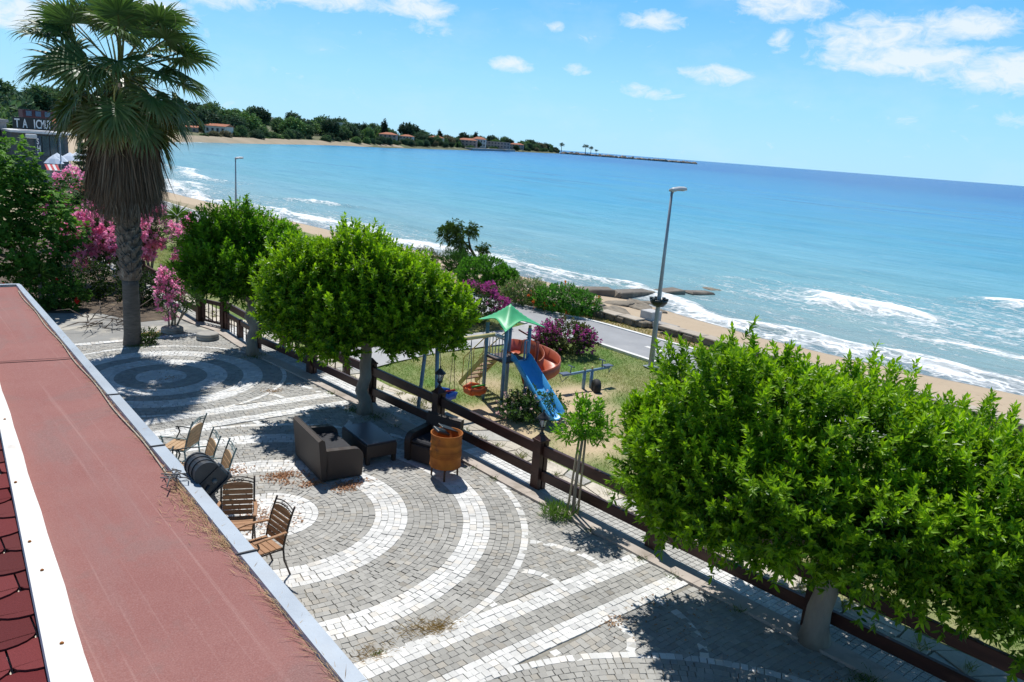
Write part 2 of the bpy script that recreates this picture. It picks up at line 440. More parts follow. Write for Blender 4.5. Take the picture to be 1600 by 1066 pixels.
lace = .56*np.clip(1-np.abs(dist-11)/8, 0, 1)*np.clip((Y-4)/8, 0, 1)*np.clip((31-Y)/6, 0, 1)+.40*np.clip(1-dist/6, 0, 1)+.40*np.clip(1-np.abs(dist-19)/8, 0, 1)*np.clip((24-Y)/8, 0, 1)+.9*band(21, .8, .35, 19, 26, 4)+.8*band(8.2, .8, .35, 5, 17, 4)+.8*band(17.5, .7, .3, -20, 9, 4)+.25*np.clip(1-np.abs(dist-6)/5, 0, 1)*np.clip((Y-30)/10, 0, 1)*np.clip((200-Y)/30, 0, 1)
foam = np.clip(f_in+f_b+lace, 0, 1.4)*(dist > -1.5)*(dist < 60)
near = np.clip(1-dist/220, 0, 1)
Z = SEA+.035*near*np.sin(dist*.9+wob)+.05*near*np.sin((dist+wob)*.42+Y*.05)
Z += .52*(band(13.7, 1.1, .8, 15, 26)+band(24, 1.3, .9, -20, 20)+.5*band(14.6, 1.0, .8, 3, 14))+.18*band(2.6, .9, .6, -200, 400)+.3*(band(11.8, 1, .9, 66, 79)+band(11.5, 1.2, 1, 88, 160))
Z[dist < .3] = SEA+.01
nx, ny = X.shape
idx = np.arange(nx*ny).reshape(nx, ny)
Q = np.stack([idx[:-1, :-1], idx[1:, :-1], idx[1:, 1:], idx[:-1, 1:]], -1).reshape(-1, 4)
colr = np.stack([np.clip(foam, 0, 2).ravel(), np.clip(dist/450, 0, 1).ravel(), np.clip(dist/60, 0, 1).ravel()], 1)
sea_me = raw_mesh('sea', np.stack([X, Y, Z], -1).reshape(-1, 3), quads=Q, col=colr, smooth=True)
m, nt, b = _new('sea_water')
at_ = nt.nodes.new('ShaderNodeAttribute'); at_.attribute_name = 'Col'
s3_ = nt.nodes.new('ShaderNodeSeparateColor'); nt.links.new(at_.outputs['Color'], s3_.inputs[0])
v = _coord(nt); vs = _coord(nt, 'Object', (1.0, .32, 1)); vl = _coord(nt, 'Object', (.07, .016, 1))
cr = _ramp(nt, s3_.outputs[2], [(0, (.25, .235, .23)), (.018, (.26, .265, .265)), (.05, (.27, .35, .335)), (.2, (.235, .40, .435)), (.5, (.15, .385, .475)), (1, (.075, .335, .50))])
far = _ramp(nt, s3_.outputs[1], [(.08, (.06, .325, .50)), (.4, (.03, .235, .50)), (1, (.01, .085, .36))])
wc = _mix(nt, _ramp(nt, s3_.outputs[1], [(.08, 0), (.2, 1)]), cr, far)
pat = _ramp(nt, _noise(nt, 1.0, 5, .6, vl, .4), [(.38, 0), (.66, 1)])
wc = _mix(nt, _math(nt, 'MULTIPLY', pat, .38), wc, (.10, .33, .36))
drk = _ramp(nt, _noise(nt, .055, 4, .6, vs, .5), [(.58, 0), (.70, 1)])
wc = _mix(nt, _math(nt, 'MULTIPLY', drk, .38), wc, (.05, .14, .25))
rip = _ramp(nt, _noise(nt, .42, 6, .7, vs, .6), [(.40, 0), (.62, 1)])
wc = _mix(nt, _math(nt, 'MULTIPLY', rip, .26), wc, (.05, .19, .29))
fn = _noise(nt, 1.5, 9, .74, vs, 1.2)
vor = nt.nodes.new('ShaderNodeTexVoronoi'); vor.feature = 'DISTANCE_TO_EDGE'; vor.inputs['Scale'].default_value = 1.5
dm = nt.nodes.new('ShaderNodeVectorMath'); dm.operation = 'ADD'
nv = nt.nodes.new('ShaderNodeTexNoise'); nv.inputs['Scale'].default_value = 1.4; nt.links.new(v, nv.inputs['Vector'])
nt.links.new(vs, dm.inputs[0]); nt.links.new(nv.outputs['Color'], dm.inputs[1]); nt.links.new(dm.outputs[0], vor.inputs['Vector'])
cell = _ramp(nt, vor.outputs['Distance'], [(.0, 1), (.16, 0)])
ff = _math(nt, 'ADD', _math(nt, 'MULTIPLY', s3_.outputs[0], .85), _math(nt, 'ADD', _math(nt, 'MULTIPLY', fn, 2.2), _math(nt, 'MULTIPLY', cell, .42)))
fm = _math(nt, 'MULTIPLY', _math(nt, 'SUBTRACT', ff, 1.60), 1.7, clamp=True)
fm = _math(nt, 'MULTIPLY', fm, _ramp(nt, s3_.outputs[0], [(.03, 0), (.16, 1)]))
nt.links.new(_mix(nt, fm, wc, (.86, .88, .88)), b.inputs['Base Color'])
nt.links.new(_math(nt, 'ADD', .24, _math(nt, 'MULTIPLY', fm, .6)), b.inputs['Roughness'])
b.inputs['IOR'].default_value = 1.33; b.inputs['Specular IOR Level'].default_value = .22
h = _math(nt, 'ADD', _noise(nt, .8, 6, .62, vs, .3), _math(nt, 'MULTIPLY', _noise(nt, .16, 3, .5, vs), 2.2))
h = _math(nt, 'ADD', h, _math(nt, 'MULTIPLY', fm, .15))
_bump(nt, b, h, 1.0, .36)
tag(link('sea', sea_me, m), kind='structure')

# ------------------------------------------------------------------ terrace of granite setts
CA, CB, CC = (4.70, 11.16), (5.46, 19.2), (4.65, 1.95)
RA = [0, .81, 1.71, 2.24, 3.14, 3.58, 4.08, 4.20]; RB = [0, .57, 1.03, 1.50, 1.87, 2.33, 2.80, 2.90]
KIND = [1, 0, 1, 0, 1, 0, 1]
cells = []      # (4 corner xy, colour kind, z)
def ring_cells(c, radii, size=.099):
    for k in range(7):
        r0, r1 = radii[k], radii[k+1]; nr = max(1, round((r1-r0)/size)); st = (r1-r0)/nr
        for i in range(nr):
            a, b_ = r0+i*st, r0+(i+1)*st; mid = max((a+b_)/2, .04); nc = max(5, round(2*math.pi*mid/size)); ph = rng.uniform(0, 6.28)
            for j in range(nc):
                t0 = ph+2*math.pi*(j+rng.uniform(-.09, .09))/nc; t1 = ph+2*math.pi*(j+1+rng.uniform(-.09, .09))/nc
                q = [(c[0]+r_*math.cos(t), c[1]+r_*math.sin(t)) for r_, t in ((max(a, .012), t0), (b_, t0), (b_, t1), (max(a, .012), t1))]
                cells.append((q, KIND[k], .004))
def arc_cells(c, r, y0, y1, size=.108):
    nc = round(2*math.pi*r/size)
    for j in range(nc):
        t0, t1 = 2*math.pi*j/nc, 2*math.pi*(j+1)/nc
        q = [(c[0]+r_*math.cos(t), c[1]+r_*math.sin(t)) for r_, t in ((r-.06, t0), (r+.06, t0), (r+.06, t1), (r-.06, t1))]
        mx = sum(p[0] for p in q)/4; my = sum(p[1] for p in q)/4
        if y0 < my < y1 and all(math.hypot(mx-o[0], my-o[1]) > o[2]+.03 for o in ((*CA, 4.2), (*CB, 2.9), (*CC, 4.2))): cells.append((q, 1, .002))
for c, r_ in ((CA, RA), (CB, RB), (CC, RA)): ring_cells(c, r_)
bands = [(6.05, 6.37, 1), (6.37, 6.78, 0), (6.78, 7.115, 1), (15.335, 15.648, 1), (15.648, 16.05, 0), (16.05, 16.364, 1), (22.78, 23.02, 1)]
for y0, y1, k in bands:
    n = round((y1-y0)/.102); st = (y1-y0)/n
    for i in range(n):
        x = .9+rng.uniform(0, .1)
        while x < 9.5:
            w = rng.uniform(.086, .116)
            cells.append(([(x, y0+i*st), (x+w, y0+i*st), (x+w, y0+(i+1)*st), (x, y0+(i+1)*st)], k, .006)); x += w
def inb(y): return any(a-.03 < y < b+.03 for a, b, _ in bands)
for (ax_, ay) in ((6.75, 7.2), (6.75, 5.95), (6.75, 15.25), (6.75, 16.45)):
    lo, hi = (7.115, 9.5) if ay in (7.2,) else (3, 6.05) if ay == 5.95 else (12, 15.33) if ay == 15.25 else (16.37, 20)
    for r_ in (.56, 1.47): arc_cells((ax_, ay), r_, lo, hi)
y = -3.0
while y < 22.78:
    hgt = rng.uniform(.092, .108); yc = y+hgt/2
    x = .9+rng.uniform(0, .1)
    while x < 9.4:
        w = rng.uniform(.088, .118); xc = x+w/2
        cut = any(math.hypot(xc-o[0], yc-o[1]) < o[2]-.07 for o in ((*CA, 4.2), (*CB, 2.9), (*CC, 4.2)))
        if not cut and not inb(yc):
            bend = lambda px, py: (px, py+.035*math.sin(px*2.1+py*.8))
            cells.append(([bend(x, y), bend(x+w, y), bend(x+w, y+hgt), bend(x, y+hgt)], 0, 0.0))
        x += w
    y += hgt
C = np.array([c[0] for c in cells]); K = np.array([c[1] for c in cells]); ZC = np.array([c[2] for c in cells])
cen = C.mean(1); keep = (cen[:, 0] < fx(cen[:, 1])-.42) & (cen[:, 1] > -3)
C, K, ZC, cen = C[keep], K[keep], ZC[keep], cen[keep]
N = len(C); C = cen[:, None]+(C-cen[:, None])*(1-.042)+rng.normal(size=C.shape)*.0025
z1 = ZC+rng.normal(size=N)*.0022
low = np.concatenate([C, np.full((N, 4, 1), -.02)], 2)
top = np.concatenate([cen[:, None]+(C-cen[:, None])*.972, np.repeat((z1-.0005)[:, None, None], 4, 1)], 2)
mid_ = np.concatenate([C, np.repeat((z1-.006)[:, None, None], 4, 1)], 2)
Vv = np.concatenate([low, mid_, top], 1).reshape(-1, 3)
b0 = np.arange(N)[:, None]*12
fl = [[8, 9, 10, 11]]+[[o+i, o+(i+1) % 4, o+4+(i+1) % 4, o+4+i] for o in (0, 4) for i in range(4)]
Fq = np.concatenate([b0+np.array([f]) for f in fl], 1).reshape(-1, 4)
# orientation: make every cell counter-clockwise
area = (C[:, 1, 0]-C[:, 0, 0])*(C[:, 2, 1]-C[:, 0, 1])-(C[:, 2, 0]-C[:, 0, 0])*(C[:, 1, 1]-C[:, 0, 1])
flip = np.repeat(area < 0, 9); Fq[flip] = Fq[flip][:, ::-1]
white = np.array([.71, .70, .675]); grey = np.array([.395, .382, .352])
cc = np.where(K[:, None] == 1, white, grey)*np.clip(rng.normal(1, .085, N), .75, 1.22)[:, None]
warm = rng.uniform(0, 1, N); cc *= np.where(warm > .86, 1, 0)[:, None]*np.array([.03, -.01, -.06])+1
dirt = .5+.5*np.sin(cen[:, 0]*1.3+2*np.sin(cen[:, 1]*.7))*np.sin(cen[:, 1]*1.1+1.3*np.sin(cen[:, 0]*.9)); cc *= (1-.14*dirt)[:, None]
sett = attrmat('granite_sett', .8, 55, .16, .3, .25, 1.1, .20)
tag(link('terrace_paving', raw_mesh('terrace_paving', Vv, quads=Fq, col=np.repeat(cc, 12, 0)), sett), kind='structure')
joint = surf('joint_grit', (.33, .31, .27), (.22, .205, .17), 9, .95, .4, 60)
def sheet(name, poly, z, mat):
    g = MB(); g.add([(x, y, z) for x, y in poly], [tuple(range(len(poly)))]); return tag(g.build(name, mat), kind='structure')
ys = np.linspace(-6, 45, 52)
sheet('terrace_bed', [(-1, -6)]+[(fx(y)-.1, y) for y in ys]+[(-1, 45)], -.012, joint)
# worn screed beyond the setts
screed = surf('worn_screed', (.30, .295, .28), (.24, .235, .22), 1.6, .9, .35, 30, c3=(.46, .43, .37), s3=.9, t3=(.5, .62))
ys = np.linspace(23.03, 27.6, 8)
sheet('concrete_yard', [(-1, 23.03)]+[(fx(y)-.42, y) for y in ys]+[(5.2, 27.6), (-1, 27.6)], .003, screed)
bedsoil = surf('bed_soil', (.13, .095, .065), (.075, .055, .04), 5, .95, .6, 25, c3=(.22, .17, .11), s3=2.2)
sheet('planting_bed', [(-1, 27.0), (4.4, 27.0), (5.8, 26.4), (6.5, 24.9), (7.6, 25.0), (8.0, 26), (7.95, 44), (-1, 44)], .012, bedsoil)
# kerb, sett strip, flagstones along the fence
kerbm = surf('kerb_concrete', (.50, .43, .37), (.40, .345, .30), 2.4, .85, .3, 45, c3=(.30, .25, .20), s3=1.2)
def run(name, a, b, z, mat, y0=-12, y1=45, step=.55, wig=0.0):
    g = MB(); ys = np.arange(y0, y1, step); P = []
    for y in ys:
        g0 = fx(y)+a+rng.normal()*wig; g1 = fx(y)+b+rng.normal()*wig
        P.append((g0, g1, y))
    for (a0, a1, y), (b0_, b1_, y2) in zip(P[:-1], P[1:]):
        g.add([(a0, y, z), (a1, y, z), (b1_, y2-.006, z), (b0_, y2-.006, z), (a0, y, -.05), (a1, y, -.05), (b1_, y2-.006, -.05), (b0_, y2-.006, -.05)],
              [(0, 1, 2, 3), (4, 5, 1, 0), (5, 6, 2, 1), (6, 7, 3, 2), (7, 4, 0, 3)])
    return tag(g.build(name, mat), kind='structure')
run('terrace_kerb', -.42, -.10, .035, kerbm, step=.9, wig=.006)
vs_, fs_, cs_ = [], [], []
def slab(poly, z, col):
    k = len(vs_); n = len(poly); c0 = np.mean(poly, 0)
    for p in poly: vs_.append((*p, -.04)); cs_.append(col)
    for p in poly: q = c0+(np.array(p)-c0)*.975; vs_.append((*q, z)); cs_.append(col)
    fs_.append(list(range(k+n, k+2*n)))
    for i in range(n): fs_.append([k+i, k+(i+1) % n, k+n+(i+1) % n, k+n+i])
def slab_obj(name, mat):
    global vs_, fs_, cs_
    me = bpy.data.meshes.new(name); me.from_pydata([tuple(map(float, p)) for p in vs_], [], fs_)
    a = me.color_attributes.new('Col', 'FLOAT_COLOR', 'POINT'); c = np.ones((len(vs_), 4), np.float32); c[:, :3] = cs_
    a.data.foreach_set('color', c.ravel()); me.update(); vs_, fs_, cs_ = [], [], []
    return tag(link(name, me, mat), kind='structure')
y = -6.0
while y < 40:
    blk = (int((y+30)/1.9) % 3 == 0)
    for i in range(4):
        x0 = fx(y)-.095+i*.112
        col = (white if blk else grey*1.15)*rng.uniform(.85, 1.12)
        slab([(x0+.004, y+.004), (x0+.106, y+.004), (x0+.106, y+.104), (x0+.004, y+.104)], .012+rng.normal()*.001, col)
    y += .108
slab_obj('sett_verge', sett)
stone = attrmat('flagstone', .8, 14, .35, .4, .25, 2.5, .28)
gx = np.linspace(.38, 1.12, 3); rows = np.arange(-8, 41, .62); J = {}
for i, y in enumerate(rows):
    for k in range(3): J[i, k] = (fx(y)+gx[k]+(rng.uniform(-.05, .05) if k != 1 else rng.uniform(-.16, .16)), y+rng.uniform(-.2, .2))
for i in range(len(rows)-1):
    for k in range(2):
        q = [J[i, k], J[i, k+1], J[i+1, k+1], J[i+1, k]]; c0 = np.mean(q, 0)
        tone = rng.uniform(.8, 1.12); col = np.array([.56, .50, .41])*tone if rng.uniform() < .75 else np.array([.46, .44, .40])*tone
        if rng.uniform() < .35:
            m01 = (np.array(q[0])+np.array(q[1]))/2+rng.normal(size=2)*.03; m23 = (np.array(q[2])+np.array(q[3]))/2+rng.normal(size=2)*.03
            for pq in ([q[0], m01, m23, q[3]], [m01, q[1], q[2], m23]):
                c1 = np.mean(pq, 0); slab([c1+(np.array(p)-c1)*.95 for p in pq], .018+rng.normal()*.004, col*rng.uniform(.88, 1.1))
        else: slab([c0+(np.array(p)-c0)*.955 for p in q], .018+rng.normal()*.004, col)
slab_obj('stone_path', stone)

# ------------------------------------------------------------------ lawn, road, side path
lx = np.arange(9.0, 21.61, .16); ly = np.arange(-14, 46, .2)
X, Y = np.meshgrid(lx, ly, indexing='ij')
def vnoise(x, y, s, seed):
    r = np.random.default_rng(seed); t = np.zeros_like(x)
    for k in range(6):
        a = r.uniform(0, 6.28); f = s*(1+k*.37); t += np.sin((x*math.cos(a)+y*math.sin(a))*f+r.uniform(0, 6.28))
    return t/6
def dirt_mask(x, y):
    d = np.zeros_like(x)
    for cx, cy, rx, ry, w in ((11.0, 13.2, 1.5, 1.0, 1), (10.6, 12.1, 1.2, 1.0, .8), (12.6, 12.6, 1.5, 1.5, .8), (13.9, 13.6, 1.5, .7, .9), (11.6, 10.9, 1.1, .9, .7), (12.4, 15.6, 1.0, .9, .5), (11.8, 9.4, .8, .6, .35), (11.0, 4, .8, 2.5, .25)):
        d = np.maximum(d, w*np.clip(1.35-np.hypot((x-cx)/rx, (y-cy)/ry), 0, 1))
    return np.clip(d*1.3+.25*vnoise(x, y, 1.7, 3), 0, 1)
DM = dirt_mask(X, Y)
GN = np.clip(.5+.75*vnoise(X, Y, 1.1, 9)+.35*vnoise(X, Y, 3.3, 4), 0, 1)
dryc, grc, dtc = np.array([.26, .25, .115]), np.array([.115, .205, .05]), np.array([.52, .40, .26])
lc = dryc[None, None]*(1-GN[..., None])+grc[None, None]*GN[..., None]
lc = lc*(1-DM[..., None])+dtc[None, None]*DM[..., None]
LZ = -.028+.02*vnoise(X, Y, .9, 21)-.02*DM; LZ[(X > 18.0)] = -.05
idx = np.arange(X.size).reshape(X.shape)
Q = np.stack([idx[:-1, :-1], idx[1:, :-1], idx[1:, 1:], idx[:-1, 1:]], -1).reshape(-1, 4)
lawnm = attrmat('lawn_earth', .95, 22, .45, .5, .1, 3.0, .25)
tag(link('lawn', raw_mesh('lawn', np.stack([X, Y, LZ], -1).reshape(-1, 3), quads=Q, col=lc.reshape(-1, 3), smooth=True), lawnm), kind='structure')
asph = surf('promenade_asphalt', (.34, .345, .355), (.29, .295, .305), 1.1, .85, .25, 90, c3=(.39, .39, .39), s3=.4)
wp = surf('white_kerb_paint', (.78, .77, .74), (.66, .64, .60), 3, .7, .2, 40)
RD = np.array([(-60, 18.3, 21.0), (14, 18.28, 21.0), (17.5, 18.3, 20.87), (19.6, 18.1, 20.8), (21.8, 17.5, 20.25), (24.6, 16.95, 19.65), (30, 16.3, 19.0), (45, 16.2, 18.9), (60, 15.9, 18.6), (80, 15.2, 18.4), (110, 14.5, 18.5)])
def road_strip(name, a, b, z, mat, side=False, y0=-55, y1=108):
    g = MB(); ys = np.arange(y0, y1, 1.0)
    for p, q in zip(ys[:-1], ys[1:]):
        e = [(np.interp(t, RD[:, 0], RD[:, 1]), np.interp(t, RD[:, 0], RD[:, 2])) for t in (p, q)]
        f = [(l+a[0] if a[1] == 'l' else r+a[0], l+b[0] if b[1] == 'l' else r+b[0]) for l, r in e]
        vs = [(f[0][0], p, z), (f[0][1], p, z), (f[1][1], q, z), (f[1][0], q, z)]; fs = [(0, 1, 2, 3)]
        if side:
            vs += [(x, y, -.1) for x, y, _ in vs]; fs += [(4, 5, 1, 0), (5, 6, 2, 1), (6, 7, 3, 2), (7, 4, 0, 3)]
        g.add(vs, fs)
    return tag(g.build(name, mat), kind='structure')
road_strip('promenade_road', (.14, 'l'), (-.14, 'r'), .004, asph)
road_strip('road_kerb', (0, 'l'), (.15, 'l'), .035, wp, True, y1=18.0)
road_strip('road_kerb', (0, 'l'), (.15, 'l'), .035, wp, True, y0=20.3)
road_strip('road_kerb', (-.15, 'r'), (0, 'r'), .035, wp, True)
g = MB()
for y in (8.0, 15.84, 23.6, 31.4): x = np.interp(y, RD[:, 0], RD.mean(1) if False else (RD[:, 1]+RD[:, 2])/2); g.add([(x-.09, y-.33, .009), (x+.09, y-.33, .009), (x+.09, y+.33, .009), (x-.09, y+.33, .009)], [(0, 1, 2, 3)])
tag(g.build('lane_marking', wp), kind='structure')
sheet('side_path', [(9.9, 17.55), (11.2, 17.95), (13, 18.3), (16.4, 18.3), (18.5, 17.9), (18.5, 20.4), (16.5, 19.8), (13.5, 19.9), (11.2, 19.9), (9.9, 19.6)], .006, surf('path_asphalt', (.43, .43, .43), (.36, .36, .36), 1.1, .85, .25, 90, c3=(.50, .48, .45), s3=.6))
# strip of dry ground between road and wall
sheet('verge', [(20.85, -50), (22.3, -50), (22.25, 18), (21.9, 22), (21.3, 26), (20.4, 34), (20, 48), (18.9, 48), (19, 30), (19.6, 24.6), (20.3, 21.8), (20.85, 18)], -.035, surf('verge_earth', (.36, .28, .16), (.26, .22, .10), 2.0, .95, .5, 20, c3=(.20, .20, .07), s3=1.1))

# ------------------------------------------------------------------ shared plain materials
darkwood = surf('dark_stained_wood', (.060, .022, .016), (.035, .013, .010), 7, .45, .2, 30, stretch=(1, .25, 1), c3=(.10, .045, .03), s3=3)
rust = surf('rusty_steel', (.44, .15, .018), (.28, .08, .012), 4, .8, .35, 35, c3=(.10, .04, .02), s3=2.6, t3=(.58, .7))
blackm = surf('black_metal', (.02, .02, .022), (.03, .03, .03), 9, .38, .1, 60)
blackp = surf('black_plastic', (.024, .026, .03), (.034, .036, .04), 12, .45, .15, 120)
galv = surf('galvanised_steel', (.36, .38, .40), (.29, .31, .33), 3, .42, .08, 30, metal=.35)
concr = surf('grey_concrete', (.40, .38, .35), (.30, .285, .26), 2.5, .9, .4, 30, c3=(.20, .18, .16), s3=1.1)
rockm = surf('shore_rock', (.28, .235, .175), (.16, .135, .105), 1.7, .9, .7, 7, c3=(.075, .065, .05), s3=.9, bdist=.05)
bark = surf('tree_bark', (.30, .265, .215), (.21, .18, .145), 5, .85, .5, 28, stretch=(1, 1, .3), c3=(.36, .33, .28), s3=2)
green_leaf = leafmat('ficus_leaf', .38, .42, (1.2, 1.25, .4), .28)
plain_leaf = leafmat('matte_leaf', .62, .36, spec=.2)
dull_leaf = leafmat('distant_leaf', .8, .12, spec=.15)
petal = leafmat('petal', .6, .55, (1.1, .8, 1.0), .2)
drym = leafmat('dry_litter', .9, .1, (1, 1, 1), .1)

# ------------------------------------------------------------------ trees with real leaves
def limbs(mb, base, top, r0, r1, targets, wob=.05, n=6):
    base, top = Vector(base), Vector(top)
    pts = []; rs = []
    for i in range(n+1):
        t = i/n; p = base.lerp(top, t)+Vector((rng.normal(), rng.normal(), 0))*wob*math.sin(math.pi*t)
        pts.append(p); flare = 1+.38*max(0, 1-t*5)**2; rs.append((r0*(1-t)+r1*t)*flare)
    mb.tube(pts, rs, 12)
    for tg in targets:
        tg = Vector(tg); mid = top.lerp(tg, .5)+Vector((0, 0, -.12*(tg-top).length))
        mb.tube([top-Vector((0, 0, .12)), mid, tg], [r1*.75, r1*.5, r1*.18], 7)
def ficus(name, label, base, top, r0, r1, blobs, n, K, L, W, seed, group=None, flat=None, tip=(.34, .55, .02), low=(.022, .112, .009), droopers=0):
    r = np.random.default_rng(seed)
    t = thing(name, label, 'tree', base, 0, group)
    mb = MB(); limbs(mb, (0, 0, -.03), np.array(top)-np.array(base), r0, r1, [np.array(b[:3])-np.array(base)+np.array((0, 0, -.1)) for b in blobs])
    mb.build('trunk', bark, t)
    p, o = crown_pts(blobs, n, r, (.74, .98), .10, .70, flat, clump=.085)
    p2, o2 = crown_pts(blobs, int(n*.35), r, (.45, .82), .05, .0, flat)
    # young bright shoots come in patches on the crown, chiefly the upper side
    ph = r.uniform(0, 6.28, 8)
    def patch(q): return .5+.28*np.sin(q[:, 0]*3.1+ph[0])*np.sin(q[:, 1]*2.9+ph[1])+.22*np.sin(q[:, 2]*4.3+q[:, 0]*2+ph[2])
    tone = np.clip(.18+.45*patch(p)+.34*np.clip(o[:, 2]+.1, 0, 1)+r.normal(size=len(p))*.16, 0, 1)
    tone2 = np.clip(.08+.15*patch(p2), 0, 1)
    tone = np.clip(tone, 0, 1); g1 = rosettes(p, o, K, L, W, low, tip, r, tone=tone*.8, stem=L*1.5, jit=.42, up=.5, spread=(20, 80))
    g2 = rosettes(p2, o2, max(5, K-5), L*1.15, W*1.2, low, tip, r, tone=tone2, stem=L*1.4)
    geos = [g1, g2]
    # upright leafy shoots: short stems carrying several whorls, brightest at the end
    q, oq = crown_pts(blobs, int(n*.34), r, (.92, 1.05), .10, .8, flat, clump=.085)
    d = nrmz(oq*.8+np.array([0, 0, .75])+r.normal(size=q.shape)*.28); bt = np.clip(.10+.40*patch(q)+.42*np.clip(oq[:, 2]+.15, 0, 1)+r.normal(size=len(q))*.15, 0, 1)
    for k in range(4):
        geos.append(rosettes(q+d*(L*(-.6+.85*k)), d, 8, L*1.05, W*1.0, low, tip, r, tone=np.clip(bt+.13*(k-1.5), 0, 1), stem=L*.8, jit=.25, up=.1, spread=(22, 80), fold=.16))
    # longer shoots standing proud of the outline
    q, oq = crown_pts(blobs, max(20, n//34), r, (1.0, 1.06), .12, .9, flat)
    d = nrmz(oq+np.array([0, 0, .75])+r.normal(size=q.shape)*.25)
    for k in range(3):
        geos.append(rosettes(q+d*(.05+.07*k), d, 7, L*.95, W*.9, low, tip, r, tone=np.full(len(q), .8), stem=.06, jit=.15, up=.0, spread=(15, 65)))
    if droopers:
        q, oq = crown_pts(blobs, droopers*4, r, (.95, 1.02), .08, .8, None); s_ = oq[:, 2] < -.25; q, oq = q[s_][:droopers], oq[s_][:droopers]
        for k in range(4):
            geos.append(rosettes(q+np.array([0, 0, -.10*k])+oq*.04*k, oq*np.array([1, 1, .2]), 7, L*1.1, W*1.1, low, tip, r, tone=np.full(len(q), .25), stem=.08, up=-.9, oval=True))
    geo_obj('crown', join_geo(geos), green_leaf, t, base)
    return t
G = 'clipped ficus trees along the terrace fence'
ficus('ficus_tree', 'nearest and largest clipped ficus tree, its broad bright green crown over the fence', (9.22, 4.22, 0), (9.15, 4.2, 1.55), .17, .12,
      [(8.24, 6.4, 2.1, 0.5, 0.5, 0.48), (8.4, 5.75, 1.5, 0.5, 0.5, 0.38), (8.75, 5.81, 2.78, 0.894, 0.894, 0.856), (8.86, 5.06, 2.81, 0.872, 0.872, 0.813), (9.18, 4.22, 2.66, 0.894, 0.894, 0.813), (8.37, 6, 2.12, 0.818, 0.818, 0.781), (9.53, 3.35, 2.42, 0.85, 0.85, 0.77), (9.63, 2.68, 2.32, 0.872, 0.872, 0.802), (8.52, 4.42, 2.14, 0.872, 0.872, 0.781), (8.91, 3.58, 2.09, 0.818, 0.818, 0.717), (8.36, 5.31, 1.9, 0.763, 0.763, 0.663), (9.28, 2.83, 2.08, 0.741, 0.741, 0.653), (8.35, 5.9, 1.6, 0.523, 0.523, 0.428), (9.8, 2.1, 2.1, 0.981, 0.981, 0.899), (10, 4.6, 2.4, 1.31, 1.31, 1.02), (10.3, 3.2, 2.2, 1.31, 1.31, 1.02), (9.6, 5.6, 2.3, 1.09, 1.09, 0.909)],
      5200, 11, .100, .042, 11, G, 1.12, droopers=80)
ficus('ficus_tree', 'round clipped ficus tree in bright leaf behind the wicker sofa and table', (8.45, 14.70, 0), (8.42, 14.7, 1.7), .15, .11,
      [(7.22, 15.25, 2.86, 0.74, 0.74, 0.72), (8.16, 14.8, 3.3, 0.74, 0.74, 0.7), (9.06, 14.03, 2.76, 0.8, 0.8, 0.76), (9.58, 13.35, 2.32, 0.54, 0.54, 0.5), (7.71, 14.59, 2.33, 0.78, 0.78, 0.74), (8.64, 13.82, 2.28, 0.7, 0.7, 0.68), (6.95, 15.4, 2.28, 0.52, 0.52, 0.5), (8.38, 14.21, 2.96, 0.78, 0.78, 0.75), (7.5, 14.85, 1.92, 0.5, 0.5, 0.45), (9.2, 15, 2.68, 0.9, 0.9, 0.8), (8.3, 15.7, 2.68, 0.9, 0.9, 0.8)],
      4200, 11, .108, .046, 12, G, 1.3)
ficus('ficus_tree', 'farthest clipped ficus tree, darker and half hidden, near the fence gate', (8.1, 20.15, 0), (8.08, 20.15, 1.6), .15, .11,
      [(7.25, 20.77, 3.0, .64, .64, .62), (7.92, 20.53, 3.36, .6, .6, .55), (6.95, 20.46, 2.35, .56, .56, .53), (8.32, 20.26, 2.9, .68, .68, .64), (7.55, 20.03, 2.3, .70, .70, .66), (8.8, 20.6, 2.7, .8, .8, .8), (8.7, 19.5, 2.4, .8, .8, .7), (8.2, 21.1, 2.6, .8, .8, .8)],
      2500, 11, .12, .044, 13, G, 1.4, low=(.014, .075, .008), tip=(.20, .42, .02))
# staked sapling
base = (8.97, 8.54, 0)
t = thing('staked_sapling', 'young sapling with a small leafy head tied between two stakes', 'tree', base)
mb = MB(); mb.tube([(0, 0, -.05), (.02, .02, .5), (.02, .0, 1.0), (.05, -.01, 1.5)], [.035, .028, .026, .02], 8); mb.build('trunk', bark, t)
stk = surf('split_stake', (.40, .33, .22), (.30, .24, .16), 6, .85, .3, 40, stretch=(1, 1, .2))
for dx, dy, tx, ty in ((-.09, .06, .0, .02), (.07, -.05, .1, -.02)):
    mb = MB(); mb.tube([(dx, dy, -.05), ((dx+tx)/2, (dy+ty)/2, .7), (tx, ty, 1.5)], .02, 6); mb.build('stake', stk, t)
bl = [(.06, -.02, 1.72, .34, .33, .31), (.24, -.16, 1.58, .26, .26, .22), (-.12, .10, 1.50, .22, .22, .18), (.1, -.04, 1.9, .22, .22, .2)]
p, o = crown_pts(bl, 190, rng, (.5, 1.25), .2, .45)
geo_obj('crown', rosettes(p, o, 9, .105, .036, (.05, .17, .015), (.28, .55, .025), stem=.14, up=.6, spread=(15, 75)), green_leaf, t)

